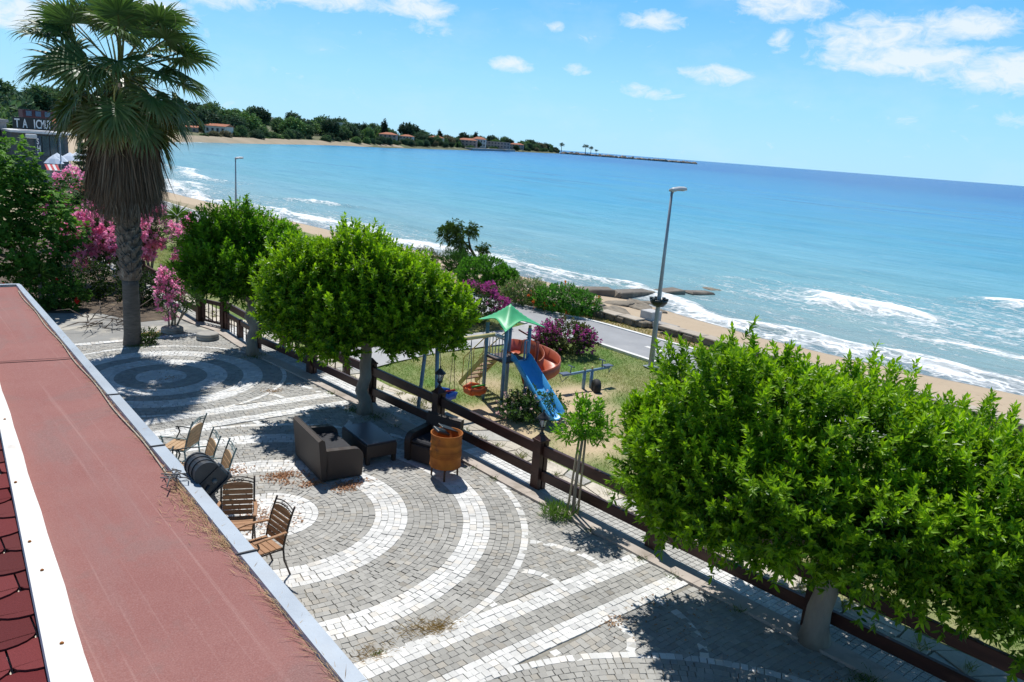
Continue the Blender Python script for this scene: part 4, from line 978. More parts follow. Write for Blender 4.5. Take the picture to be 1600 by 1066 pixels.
for sx_ in (-1, 1):
    for sy in (-1, 1): mb = MB(); mb.box((sx_*.27, sy*.52, .07), (.07, .07, .17)); mb.build('leg', wick, t)
glt = surf('dark_table_glass', (.035, .045, .075), (.03, .04, .065), 3, .28, 0, spec=.7)
mb = MB(); mb.box((0, 0, .416), (.60, 1.10, .022), bev=.006); mb.build('table_top', glt, t)
# rusty drum on legs
t = thing('rusty_drum', 'rusty orange steel drum brazier standing on three legs', 'drum', (8.02, 10.97, 0))
mb = MB(); pr = [(.0, .235), (.285, .235), (.292, .25), (.285, .265)]
for z in (.44, .47, .50, .53): pr += [(.283, z-.012), (.293, z), (.283, z+.012)]
pr += [(.283, .66), (.292, .675), (.283, .69), (.283, .84), (.295, .85), (.298, .865), (.285, .872), (.272, .862), (.27, .30), (0, .29)]
mb.lathe((0, 0, 0), pr, 32); mb.build('barrel', rust, t)
for a in (-2.2, -.3, 2.3): mb = MB(); mb.tube([(.24*math.cos(a), .24*math.sin(a), .26), (.25*math.cos(a), .25*math.sin(a), -.01)], .018, 6); mb.build('leg', surf('dark_rust', (.10, .05, .03), rough=.8), t)
mb = MB(); q = Matrix.Rotation(R(24), 3, 'Y') @ Matrix.Rotation(R(10), 3, 'X'); mb.box((.10, .10, .90), (.40, .16, .02), q, bev=.005); mb.box((-.04, .12, .86), (.28, .2, .05), q, bev=.01)
tag(mb.build('scrap_lid', blackm), 'bent dark metal lid lying across the mouth of the rusty drum', 'lid').location = (8.02, 10.97, 0)

# slatted chairs
def chair(name, label, loc, rz, wood, metal, fancy=False, group=None):
    t = thing(name, label, 'chair', loc, rz, group); w = .23
    mb = MB()
    for k in range(5): mb.box((0, -.20+.088*k, .44), (.45, .082, .022), bev=.004)
    mb.build('seat', wood, t)
    def back(z): f = (z-.42)/.58; return .205+.10*f+.07*f*f
    mb = MB()
    zs = np.linspace(.50, .86, 6)
    for k, z in enumerate(zs):
        hw = w-.02; y = back(z); m = Matrix.Rotation(R(-14), 3, 'X')
        if k == 5 or (fancy and k >= 4):
            poly = [(-hw, -.031), (hw, -.031)]+[(hw*math.cos(a), .012+(.052 if not fancy else .06)*math.sin(a)) for a in np.linspace(.25, math.pi-.25, 9)]
            mb.prism(poly, -.010, .010, m @ Matrix(((1, 0, 0), (0, 0, 1), (0, 1, 0))), (0, y, z))
            if fancy: break
        else: mb.box((0, y, z), (2*hw, .02, .064 if not fancy else .071), m, bev=.004)
    mb.build('backrest', wood, t)
    mb = MB()
    for s_ in (-1, 1): mb.tube([(s_*w, back(z), z) for z in np.linspace(.40, 1.0, 8)], .014, 8)
    for z0, a_ in ((.90, .05), (.945, .05)):
        mb.tube([(x, back(z0+.02), z0+a_*(1-(x/w)**2)) for x in np.linspace(-w, w, 11)], .009, 6)
    for cx in ((-.06, .0, .06) if not fancy else (0,)):
        rr = .022 if not fancy else .05
        mb.tube([(cx+rr*math.cos(a), back(.95), .945+rr*math.sin(a)*(1 if not fancy else .8)) for a in np.linspace(0, 6.283, 12)[:-1]], .005, 5, closed=True)
    mb.build('back_frame', metal, t)
    for s_ in (-1, 1):
        mb = MB(); mb.tube([(s_*w, .205, .44), (s_*w, .22, .25), (s_*(w+.01), .31, .0)], .014, 8); mb.build('leg', metal, t)
        mb = MB(); mb.tube([(s_*(w+.03), -.205, .66), (s_*(w+.035), -.17, .58), (s_*(w+.01), -.22, .46), (s_*w, -.20, .30), (s_*(w+.01), -.25, .0)], .013, 8)
        mb.tube([(s_*(w+.03), -.205+.03*math.cos(a), .645+.03*math.sin(a)) for a in np.linspace(0, 5.2, 10)], .007, 5) if fancy else None
        mb.build('leg', metal, t)
        mb = MB(); am = metal if fancy else wood
        pts = [(s_*(w+.035), -.25, .655), (s_*(w+.04), -.10, .672), (s_*(w+.03), .10, .665), (s_*(w+.005), back(.66), .66)]
        for p, q in zip(pts[:-1], pts[1:]): mb.beam(p, Vector(q)+(Vector(q)-Vector(p)).normalized()*.005, .05 if not fancy else .026, .02 if not fancy else .016, bev=.004)
        mb.build('armrest', am, t)
    mb = MB()
    for y in (-.21, .2): mb.tube([(-w, y, .42), (w, y, .42)], .011, 6)
    for s_ in (-1, 1): mb.tube([(s_*w, -.21, .42), (s_*w, .2, .42)], .011, 6)
    mb.build('seat_frame', metal, t)
    return t
teak = surf('weathered_teak', (.36, .185, .085), (.28, .135, .06), 5, .6, .15, 50, stretch=(.4, 3, 3), c3=(.42, .24, .12), s3=4)
pale = surf('pale_teak', (.50, .33, .18), (.40, .25, .13), 4, .6, .15, 50, stretch=(3, .5, 3))
bronze = surf('bronze_metal', (.055, .035, .025), (.035, .022, .017), 9, .45, .1, 50)
teal = surf('verdigris_iron', (.17, .27, .28), (.025, .035, .04), 3.0, .5, .2, 40, lo=.42, hi=.58)
G = 'brown slatted terrace chairs'
chair('slatted_chair', 'brown slatted chair nearest the camera, its shadow on the white ring', (3.93, 9.52, 0), R(-90+6), teak, bronze, group=G)
chair('slatted_chair', 'brown slatted chair facing the camera under the black floodlight', (3.90, 10.33, 0), R(-25), teak, bronze, group=G)
G = 'weathered green iron chairs with wooden backs'
chair('iron_chair', 'green iron chair seen side-on, farthest of the group by the roof edge', (4.16, 13.62, 0), R(-138), pale, teal, True, G)
chair('iron_chair', 'middle green iron chair with an oval wooden back', (4.06, 12.60, 0), R(-96), pale, teal, True, G)
chair('iron_chair', 'green iron chair just above the black floodlight, nearest of its group', (4.10, 12.0, 0), R(-98), pale, teal, True, G)
chair('iron_chair', 'green iron chair mostly hidden below the roof edge', (3.52, 12.98, 0), R(150), pale, teal, True, G)
t = thing('iron_table', 'round iron table mostly hidden under the roof edge between the chairs', 'table', (3.35, 12.35, 0))
mb = MB(); mb.lathe((0, 0, 0), [(.0, .70), (.38, .70), (.39, .71), (.38, .72), (0, .72)], 24); mb.build('table_top', teal, t)
mb = MB(); mb.lathe((0, 0, 0), [(.2, 0), (.18, .03), (.035, .06), (.03, .7)], 14); mb.build('pedestal', teal, t)
# stone discs by the gate
for x, y, z, lab in ((6.98, 23.35, .16, 'flat grey stone disc by the small oleander'), (7.62, 22.25, .17, 'stack of two grey stone discs in the tree shadow')):
    mb = MB(); mb.lathe((0, 0, 0), [(.30, 0), (.31, .03), (.31, z*.5-.01), (.28, z*.5), (.30, z*.5+.01), (.31, z-.03), (.28, z)], 18); o = tag(mb.build('stone_disc', concr), lab, 'stone'); o.location = (x, y, .0)

# ------------------------------------------------------------------ street lamps
def lamp(name, label, loc, H, rz, bowl=False):
    t = thing(name, label, 'street lamp', loc, rz, 'promenade street lamps')
    mb = MB(); mb.box((0, 0, .015), (.34, .34, .03), bev=.005); mb.build('base_plate', galv, t)
    mb = MB(); mb.tube([(0, 0, 0), (0, 0, H*.22), (0, 0, H*.6), (0, 0, H-.02)], [.085, .075, .05, .035], 12); mb.build('pole', galv, t)
    mb = MB(); mb.tube([(0, 0, H-.08), (.05, 0, H), (.16, 0, H+.02)], .032, 8); mb.build('bracket', galv, t)
    mb = MB(); mb.sweep([(-.11, -.02), (-.08, .045), (0, .07), (.08, .045), (.11, -.02), (0, -.035)], [(-.03, 0, H+.0), (.05, 0, H+.03), (.25, 0, H+.06), (.42, 0, H+.06), (.47, 0, H+.055)]); mb.build('luminaire', surf('lamp_grey', (.55, .56, .57), (.48, .49, .5), 4, .4, .05), t)
    mb = MB(); mb.box((.27, 0, H+.016), (.26, .15, .02), bev=.005); mb.build('lens', surf('lamp_lens', (.62, .64, .62), rough=.2, bump=0), t)
    return t
lamp('street_lamp', 'tall grey street lamp at the road kerb with a flower bowl on its pole', (17.77, 14.38, 0), 5.12, R(-8))
t = thing('flower_bowl', 'dark ring-shaped planter hung round the street lamp pole', 'planter', (17.77, 14.38, 1.86))
mb = MB(); mb.lathe((0, 0, 0), [(.085, -.03), (.16, -.02), (.24, .08), (.27, .17), (.25, .18), (.22, .10), (.09, .05)], 18); mb.build('bowl', surf('dark_green_plastic', (.012, .022, .02), rough=.35), t)
mb = MB()
for k in range(6): mb.lathe((.22*math.cos(k*1.047), .22*math.sin(k*1.047), .14), [(.0, -.02), (.045, .0), (.06, .07), (.05, .075), (0, .05)], 9)
mb.build('cup', MATS['dark_green_plastic'], t)
lamp('street_lamp', 'distant grey street lamp rising behind the ficus trees', (19.3, 50.7, -.03), 3.95, R(-10))

# ------------------------------------------------------------------ sea wall, blocks, pier, rocks
t = thing('sea_wall', 'low rubble stone wall between the promenade verge and the beach', 'wall', (21.8, 17, 0))
WALL = [(22.6, -14), (22.35, 4), (22.2, 10), (22.1, 14.5), (22.05, 16.0), (21.95, 18.2), (21.6, 20.5), (21.2, 22.6)]
r = np.random.default_rng(71); mb = MB()
wl = np.array(WALL); yy = np.arange(-14, 22.6, .42)
for y in yy:
    if 17.2 < y < 18.1: continue
    x = np.interp(y, wl[:, 1], wl[:, 0])
    for k, z in enumerate((-.30, -.10, .08)):
        for s_ in (-.13, .13):
            mb.box((x+s_+r.normal()*.02, y+r.normal()*.05+(k % 2)*.2, z), (.25, .40+r.normal()*.05, .21), Matrix.Rotation(r.normal()*.06, 3, 'Z') @ Matrix.Rotation(r.normal()*.05, 3, 'Y'), bev=.035)
mb.build('rubble', rockm, t, True)
mb = MB(); yy = np.arange(-14, 22.6, .9)
for y in yy:
    if 17.2 < y+.4 < 18.2: continue
    x = np.interp(y+.45, wl[:, 1], wl[:, 0]); mb.box((x, y+.45, .215), (.52, .885, .06), Matrix.Rotation(r.normal()*.012, 3, 'Z'), bev=.015)
mb.build('coping', surf('pale_coping', (.50, .44, .36), (.40, .34, .27), 2.2, .85, .4, 30), t, True)
mb = MB(); mb.box((22.45, 18.45, .16), (.55, .55, .72), bev=.02); tag(mb.build('concrete_block', surf('pale_block', (.56, .55, .53), (.47, .46, .45), 2, .85, .3, 30)), 'pale square concrete block on the sea wall by the lamp pole', 'block')
t = thing('beach_steps', 'short flight of worn concrete steps through the sea wall', 'steps', (22.5, 17.6, 0))
for k in range(3): mb = MB(); mb.box((22.25+.36*k, 17.55, .13-.16*k), (.38, .95, .2), bev=.015); mb.build('step', concr, t, True)
def rock(name, label, loc, size, seed, group=None):
    r = np.random.default_rng(seed); bm = bmesh.new(); bmesh.ops.create_icosphere(bm, subdivisions=3, radius=1)
    ph = r.uniform(0, 6, 6)
    for v_ in bm.verts:
        p = v_.co; n = .18*math.sin(p.x*3+ph[0])+.15*math.sin(p.y*4+ph[1])+.15*math.sin(p.z*3.5+p.x*2+ph[2])+.07*math.sin(p.x*9+p.y*7+ph[3])+.06*math.sin(p.z*10+p.y*8+ph[4])
        v_.co = p*(1+n)
        if v_.co.z > .55: v_.co.z = .55+(v_.co.z-.55)*.3
    me = bpy.data.meshes.new(name); bm.to_mesh(me); bm.free()
    o = link(name, me, rockm); o.scale = size; o.location = loc; o.rotation_euler = (0, 0, r.uniform(0, 6)); tag(o, label, 'rock', group); return o
G = 'brown rocks at the foot of the pier'
for k, (x, y, z, s_) in enumerate(((25.6, 25.2, -.72, (.9, .6, .4)), (26.6, 24.0, -.8, (1.0, .6, .38)), (27.3, 23.2, -.85, (.7, .55, .4)), (28.0, 22.6, -.95, (.45, .4, .3)), (24.4, 25.4, -.6, (1.2, .7, .35)), (28.9, 24.6, -1.0, (.9, .5, .28)), (30.2, 24.6, -1.05, (1.2, .4, .22)), (23.6, 23.4, -.5, (1.3, .6, .32)), (24.4, 21.9, -.55, (1.5, .5, .30)), (23.3, 21.0, -.45, (1.2, .5, .3)))):
    rock('shore_rock', ['low brown rock nearest the pier root', 'broad dark rock before the pier', 'knobbly dark rock at the water edge', 'small wet rock in the foam', 'flat rock left of the pier stones', 'half drowned rock beside the pier', 'low reef rock awash off the pier', 'long eroded rock ledge behind the wall', 'pale eroded bank of stone behind the sea wall', 'crumbling stone ledge next to the wall end'][k], (x, y, z), s_, 80+k, G)
t = thing('old_pier', 'broken low concrete pier running out into the waves', 'pier', (30, 26.4, -1))
PP = [(24.6, 28.0, -.45), (27.1, 27.5, -.55), (29.1, 26.6, -.52), (29.25, 26.5, -.66), (31.7, 26.4, -.72), (32.0, 26.5, -.84), (34.2, 26.4, -.78)]
mb = MB()
for a, b in zip(PP[:-1], PP[1:]): mb.beam((a[0], a[1], a[2]-.45), (b[0], b[1], b[2]-.45), .95, .9, bev=.05)
mb.build('slab', surf('wet_pier', (.20, .165, .125), (.11, .09, .07), 1.4, .7, .6, 9, c3=(.30, .26, .2), s3=.8), t, True)
mb = MB(); mb.beam((34.6, 26.1, -1.1), (36.2, 25.8, -1.16), .8, .42, bev=.08); mb.build('broken_tip', MATS['wet_pier'], t, True)
rock('shore_rock', 'last dark rock awash beyond the broken pier', (37.3, 26.7, -1.12), (.6, .35, .22), 99, G)

# ------------------------------------------------------------------ playground
pblue = surf('pale_blue_paint', (.20, .33, .46), (.155, .26, .38), 5, .5, .1, 50, c3=(.22, .2, .18), s3=5, t3=(.66, .74))
dblue = surf('old_blue_paint', (.10, .14, .22), (.08, .11, .17), 5, .55, .1, 50)
yellow = surf('faded_yellow_paint', (.55, .46, .15), (.46, .36, .13), 6, .55, .1, 40, c3=(.28, .15, .07), s3=6, t3=(.6, .7))
sblue = surf('slide_blue', (.07, .42, .84), (.10, .45, .84), 3, .34, .05, 20, c3=(.14, .47, .83), s3=5, t3=(.60, .75))
sred = surf('slide_red', (.38, .07, .028), (.43, .11, .05), 2.2, .42, .06, 20, c3=(.50, .19, .11), s3=6, t3=(.6, .72))
groof = surf('roof_green_plastic', (.06, .42, .17), (.085, .49, .22), 3, .45, .05, 20, c3=(.16, .50, .28), s3=5, t3=(.6, .74))
TA, TB, TC, TD = (11.50, 14.34), (11.49, 13.62), (12.20, 14.32), (12.19, 13.60)
tw = thing('slide_tower', 'playground tower with a green tent roof, blue slide and red spiral chute', 'play tower', (11.85, 13.97, 0))
for (x, y), z in ((TA, 1.9), (TB, 1.88), (TC, 1.88), (TD, 1.86)):
    mb = MB(); mb.tube([(x, y, -.1), (x, y, z)], .045, 10); mb.build('post', pblue, tw, True)
    mb = MB(); mb.tube([(x, y, z-.04), (x, y, z+.06)], .035, 8); mb.build('post_cap', yellow, tw, True)
mb = MB(); mb.box((11.845, 13.97, 1.075), (.72, .74, .05), bev=.01); mb.build('platform', surf('platform_steel', (.11, .075, .07), (.07, .05, .05), 5, .7, .2, 50), tw, True)
# tent roof: peaked, corners drooping outward, edges arched
V = []; F = []; n = 16
for i in range(n+1):
    for j in range(n+1):
        u, v = 2*i/n-1, 2*j/n-1; m_ = max(abs(u), abs(v)); c_ = min(abs(u), abs(v)); cs_ = c_/m_ if m_ > 1e-6 else 1
        z = 1.93+.47*(1-m_)**1.15+.17*m_*m_*(1-cs_**1.6)*1.0-.02*m_
        k = .48*(1+.28*cs_**2*m_-.10*(1-cs_)*m_)
        V.append((11.845+u*k, 13.97+v*k, z))
for i in range(n):
    for j in range(n): a = i*(n+1)+j; F.append((a, a+n+1, a+n+2, a+1))
V2 = [(x, y, z-.018) for x, y, z in V]; N_ = len(V)
edge = [i*(n+1) for i in range(n+1)]+[n*(n+1)+j for j in range(1, n+1)]+[i*(n+1)+n for i in range(n-1, -1, -1)]+[j for j in range(n-1, 0, -1)]
F2 = [tuple(N_+k for k in f[::-1]) for f in F]+[(a, b, b+N_, a+N_) for a, b in zip(edge, edge[1:]+edge[:1])]
mb = MB(); mb.add(V+V2, F+F2, True); mb.build('roof', groof, tw, True)
def railing(a, b, z0, z1, nb, mat, name='railing'):
    a, b = Vector((*a, 0)), Vector((*b, 0)); mb = MB(); U = Vector((0, 0, 1))
    for z in (z0+.06, z1): mb.tube([a+U*z, b+U*z], .016, 7)
    for k in range(1, nb): p = a.lerp(b, k/nb); mb.tube([p+U*(z0+.06), p+U*z1], .010, 6)
    mb.build(name, mat, tw, True)
railing(TA, TB, 1.1, 1.62, 6, pblue)
railing((12.0, 14.33), TC, 1.1, 1.70, 3, pblue)
for px_ in (11.72, 12.10):      # entry hoops of the straight slide
    pass
mb = MB()
for dx in (0, .085): mb.tube([(12.10-dx, 13.53, 1.10), (12.10-dx, 13.53, 1.55)], .022, 8)
mb.tube([(12.10-.0425+.0425*math.cos(a), 13.53, 1.55+.045*math.sin(a)) for a in np.linspace(0, math.pi, 8)], .022, 8); mb.build('grab_hoop', pblue, tw, True)
# straight slide
tr = [(-.215, .15), (-.235, .15), (-.225, -.02), (-.17, -.055), (.17, -.055), (.225, -.02), (.235, .15), (.215, .15), (.195, .0), (.15, -.03), (-.15, -.03), (-.195, .0)]
path = []
for f in np.linspace(0, 1, 15):
    x = 11.93-.24*f; y = 13.62-1.86*f
    z = 1.13-.03*f*8 if f < .06 else None
    ff = (f-.06)/.94; z = 1.13 if f < .06 else 1.13-.98*(ff*1.10) if ff < .84 else .13+.075*(1-(ff-.84)/.16)**1.6
    path.append((x, y, max(z, .13)))
mb = MB(); mb.sweep(tr, path); mb.build('slide', sblue, tw, True)
# spiral chute: leaves the tower, curls right and back under itself
c0 = Vector((12.72, 13.93, 0)); path = [Vector((12.15, 14.12, 1.16)), Vector((12.32, 14.22, 1.15))]
for k in range(15):
    a = R(115-k*19.5); path.append(c0+Vector((.43*math.cos(a), .43*math.sin(a), 1.13-.045*k)))
tr2 = [(-.20, .30), (-.225, .30), (-.225, -.03), (-.16, -.08), (.16, -.08), (.225, -.03), (.225, .22), (.20, .22), (.20, -.0), (.14, -.05), (-.14, -.05), (-.20, -.0)]
tr2 = [(-a, b) for a, b in tr2]     # high wall on the outside of the bend
mb = MB(); mb.sweep(tr2, path); mb.build('spiral_chute', sred, tw, True)
mb = MB(); mb.tube([(12.66, 13.80, -.05), (12.66, 13.80, 1.42)], .04, 8); mb.build('chute_post', surf('dark_red_paint', (.22, .04, .03), rough=.5), tw, True)
mb = MB(); mb.tube([(12.20, 14.0, 1.72), (12.42, 14.12, 1.62), (12.66, 13.80, 1.45)], .02, 6); mb.build('chute_stay', MATS['dark_red_paint'], tw, True)
# steps with yellow stringers
A0, A1 = Vector((11.58, 14.40, 1.08)), Vector((11.72, 15.62, -.02))
st = MB()
for s_ in (0, .52): st.beam(A0+Vector((s_, 0, 0)), A1+Vector((s_, 0, 0)), .03, .11)
stairs = st.build('stairs', yellow, tw, True)
tread = surf('worn_tread', (.30, .20, .11), (.20, .12, .07), 6, .85, .3, 40)
for k in range(6):
    p = A0.lerp(A1, (k+.7)/6.6); mb = MB(); mb.box(p+Vector((.26, 0, .03)), (.50, .16, .03), bev=.006); o = mb.build('tread', tread, stairs); 
    for v_ in o.data.vertices: v_.co -= Vector(tw.location)
hr = MB()
for s_ in (0, .52):
    hr.tube([A0+Vector((s_, -.03, .52)), A1.lerp(A0, .12)+Vector((s_, 0, .60)), A1.lerp(A0, .1)+Vector((s_, 0, .0))], .014, 6)
    hr.tube([A0.lerp(A1, .5)+Vector((s_, 0, 0)), A0.lerp(A1, .5)+Vector((s_, 0, .56))], .012, 6)
o = hr.build('handrail', yellow, stairs)
for v_ in o.data.vertices: v_.co -= Vector(tw.location)
# swing beam braced from the tower
mb = MB(); mb.tube([(11.36, 13.86, 1.72), (9.50, 13.88, 1.68)], .048, 10); mb.build('swing_beam', surf('cream_paint', (.62, .55, .27), (.52, .44, .2), 5, .55, .1, 40), tw, True)
mb = MB(); mb.tube([(11.49, 13.70, 1.66), (11.33, 13.86, 1.72)], .045, 10); mb.build('beam_bracket', surf('white_blue_paint', (.5, .6, .68), rough=.5), tw, True)
for y in (13.52, 14.28): mb = MB(); mb.tube([(9.58, y, -.06), (9.60, 13.88+(y-13.9)*.55, 1.68)], .045, 10); mb.build('swing_leg', pblue, tw, True)
def swing(name, label, x, mat, mat2):
    t = thing(name, label, 'swing', (x, 13.88, 0), 0, 'swings on the yellow beam')
    for dx in (-.19, .19):
        for dy in (-.10, .10):
            mb = MB(); mb.tube([(dx, 0, 1.66), (dx*1.02, dy, .52)], .007, 5); mb.build('rope', dblue if dx < 0 else surf('tan_rope', (.3, .22, .12), rough=.8), t)
    mb = MB(); mb.box((0, 0, .36), (.42, .28, .05), bev=.02)
    mb.sweep([(-.02, -.09), (.02, -.09), (.025, .07), (-.025, .07)], [(-.22, -.14, .44), (-.15, -.16, .47), (0, -.17, .42), (.15, -.16, .47), (.22, -.14, .44)]); mb.sweep([(-.02, -.09), (.02, -.09), (.025, .07), (-.025, .07)], [(-.22, .14, .44), (0, .17, .50), (.22, .14, .44)])
    for s_ in (-1, 1): mb.box((s_*.21, 0, .43), (.05, .26, .13), bev=.02)
    mb.build('seat', mat, t); mb = MB(); mb.tube([(-.19, -.13, .56), (.19, -.13, .56)], .025, 8); mb.build('safety_bar', mat2, t); return t
swing('swing', 'orange plastic bucket swing with a green bar, over the sand', 10.88, surf('orange_plastic', (.62, .13, .03), (.55, .10, .025), 4, .4, .05), surf('green_plastic', (.10, .4, .05), rough=.4))
swing('swing', 'blue and red plastic swing behind the dark lantern', 10.02, surf('blue_plastic', (.03, .12, .5), rough=.4), surf('red_plastic', (.5, .04, .03), rough=.4))
# seesaw
t = thing('seesaw', 'pale blue seesaw with two upright supports on the dry grass', 'seesaw', (14.52, 13.85, 0), R(-3))
mb = MB(); mb.beam((-.80, .02, .40), (.80, -.02, .46), .05, .06, bev=.008); mb.build('beam', pblue, t)
for dx in (-.06, .20): mb = MB(); mb.tube([(dx, .0, -.05), (dx, 0, .43)], .045, 8); mb.build('support', pblue, t); mb = MB(); mb.tube([(dx, 0, .46), (dx, 0, .53)], .03, 8); mb.build('cap', yellow, t)
for s_ in (-1, 1):
    z = .43+s_*.03; mb = MB(); mb.box((s_*.74, 0, z+.05), (.28, .20, .03), bev=.01); mb.build('seat', dblue, t)
    mb = MB(); mb.tube([(s_*.56, 0, z), (s_*.54, 0, z+.22)], .014, 6); mb.tube([(s_*.54, -.12, z+.22), (s_*.54, .12, z+.22)], .014, 6); mb.build('handle', dblue, t)
    mb = MB(); mb.tube([(s_*.70, -.1, z), (s_*.82, 0, z-.16), (s_*.92, .0, z+.02)], .010, 6); mb.build('stop_loop', dblue, t)
mb = MB(); mb.lathe((0, 0, 0), [(.12, -.075), (.19, -.085), (.215, -.05), (.22, 0), (.215, .05), (.19, .085), (.12, .075), (.13, 0), (.12, -.075)], 22, Matrix.Rotation(R(90), 3, 'X') @ Matrix.Rotation(R(25), 3, 'Y'))
o = tag(mb.build('tyre', surf('old_rubber', (.022, .022, .024), rough=.75)), 'black tyre half sunk in the sand beside the seesaw', 'tyre'); o.location = (14.62, 13.55, .06); o.rotation_euler = (0, R(10), R(35))

# ------------------------------------------------------------------ the building we look down from: felt roof, flashing, shingles
bl = thing('building', 'building whose pink felt porch roof, white flashing and dark red shingles fill the lower left', 'building', (0, 6, 0))
m, nt, b = _new('pink_roof_felt'); v = _coord(nt)
gr = nt.nodes.new('ShaderNodeTexVoronoi'); gr.inputs['Scale'].default_value = 160; nt.links.new(v, gr.inputs['Vector'])
cl = _mix(nt, _ramp(nt, _noise(nt, 1.3, 6, .65, v), [(.35, 0), (.7, 1)]), (.285, .12, .105), (.32, .15, .13))
cl = _mix(nt, _ramp(nt, _noise(nt, .9, 5, .7, _coord(nt, 'Object', (3.5, .35, 1))), [(.52, 0), (.72, 1)]), cl, (.29, .155, .14))
cl = _mix(nt, _ramp(nt, _noise(nt, .55, 7, .72, v, 1.5), [(.50, 0), (.60, .55), (.66, .2)]), cl, (.24, .15, .135))
cl = _mix(nt, _ramp(nt, _noise(nt, 1.6, 4, .6, _coord(nt, 'Object', (9, .12, 1)), .3), [(.60, 0), (.70, .5)]), cl, (.42, .25, .22))
cl = _mix(nt, _ramp(nt, _noise(nt, 95, 3, .6, v), [(.44, .0), (.72, .38)]), cl, (.46, .27, .25))
cl = _mix(nt, _ramp(nt, gr.outputs['Color'], [(.0, .45), (.35, 0)]), cl, (.20, .085, .08))
nt.links.new(cl, b.inputs['Base Color']); b.inputs['Roughness'].default_value = .9; b.inputs['Specular IOR Level'].default_value = .15
_bump(nt, b, _math(nt, 'ADD', _noise(nt, 130, 3, .6, v), _math(nt, 'MULTIPLY', _noise(nt, 2.5, 3, .5, v), 1.5)), .5, .01)
felt = m
def ri(y): return np.interp(y, [-2, 3.46, 6.75, 15.1, 15.84], [1.745, 1.885, 1.97, 2.127, 2.15])      # inner side of the metal edge
def ro(y): return np.interp(y, [-2, 3.38, 6.68, 15.04, 15.82], [1.87, 2.006, 2.09, 2.215, 2.225])
def fr(y): return np.interp(y, [-2, 4.2, 6.49, 10.03, 15.9], [.45, .787, .928, 1.137, 1.49])+.004*np.sin(y*5.1)+.003*np.sin(y*13.7)
def fl_(y): return np.interp(y, [-2, 4.33, 8.36, 15.9], [.12, .595, .913, 1.50-.03])
YS = np.concatenate([np.arange(-2, 15.8, .4), [15.85]])
g = MB(); nx_ = 9; P = []
for y in YS:
    for k in range(nx_):
        f = k/(nx_-1); x = fr(y)-.02+(ri(y)+.02-fr(y)+.02)*f
        P.append((x, y, 3.0-.012+.008*math.sin(y*.9+f*3)*math.sin(f*3.14)+.006*math.sin(y*2.3+f*5)*math.sin(f*3.14)))
F = [(i*nx_+k, i*nx_+k+1, (i+1)*nx_+k+1, (i+1)*nx_+k) for i in range(len(YS)-1) for k in range(nx_-1)]
g.add(P, F, True)
g.build('felt_roof', felt, bl, True)
g = MB()
for y0 in (10.85,):
    g.add([(fr(y0)+.02, y0+.10, 3.003), (ri(y0), y0-.04, 3.003), (ri(y0), y0-.005, 3.004), (fr(y0)+.02, y0+.135, 3.004)], [(0, 1, 2, 3)])
g.build('felt_lap', [surf('felt_lap', (.17, .07, .06), rough=.9)], bl, True)
# far end: felt turns away to the left
g = MB(); g.add([(-4, 15.85, 2.992), (1.5, 15.85, 2.992), (1.5, 10.0, 2.99), (1.12, 9.8, 2.99), (-4, 9.8, 2.985)], [(0, 4, 3, 2, 1)]); 
metal_edge = surf('galvanised_edge', (.43, .475, .52), (.36, .40, .445), 2.2, .42, .06, 40, metal=.15, c3=(.40, .42, .44), s3=1.0)
g = MB()
for y0, y1 in zip(YS[:-1], YS[1:]):
    q = []
    for y in (y0, y1): q += [(ri(y), y, 2.985), (ri(y)+.004, y, 3.028), (ro(y), y, 3.022), (ro(y), y, 2.86)]
    g.add(q, [(0, 1, 5, 4), (1, 2, 6, 5), (2, 3, 7, 6)])
g.add([(2.215, 15.85, 3.022), (2.10, 15.85, 3.028), (2.10, 15.93, 3.028), (2.215, 15.93, 3.022), (-4, 15.85, 3.028), (-4, 15.93, 3.028), (2.215, 15.93, 2.86), (2.215, 15.85, 2.86), (-4, 15.93, 2.86)],
      [(0, 1, 2, 3), (1, 4, 5, 2), (0, 3, 6, 7), (3, 5, 8, 6)])
g.build('metal_edge', metal_edge, bl, True)
for y in (5.05, 7.35, 9.05):
    g = MB(); g.beam((ri(y)-.02, y, 3.034), (ro(y)+.004, y, 3.028), .014, .012); g.build('edge_strap', surf('strap_dark', (.06, .055, .055), rough=.6), bl, True)
flash = surf('white_flashing', (.80, .77, .72), (.74, .70, .65), 1.5, .75, .12, 25, c3=(.52, .45, .37), s3=2.4, t3=(.56, .74))
g = MB()
for y0, y1 in zip(YS[:-1], YS[1:]):
    q = []
    for y in (y0, y1): q += [(fl_(y), y, 3.02), (fl_(y)+.006, y, 3.062), ((fl_(y)+fr(y))/2, y, 3.066), (fr(y)-.005, y, 3.052), (fr(y), y, 2.985)]
    g.add(q, [(0, 1, 6, 5), (1, 2, 7, 6), (2, 3, 8, 7), (3, 4, 9, 8)])
g.build('flashing', flash, bl, True)
for y, f in ((4.55, .5), (5.45, .45), (5.9, .28), (7.0, .25), (8.6, .5)):
    g = MB(); x = fl_(y)+(fr(y)-fl_(y))*f; g.lathe((x, y, 3.058), [(.012, 0), (.012, .012), (.006, .018)], 8); g.build('rivet', rust, bl, True)
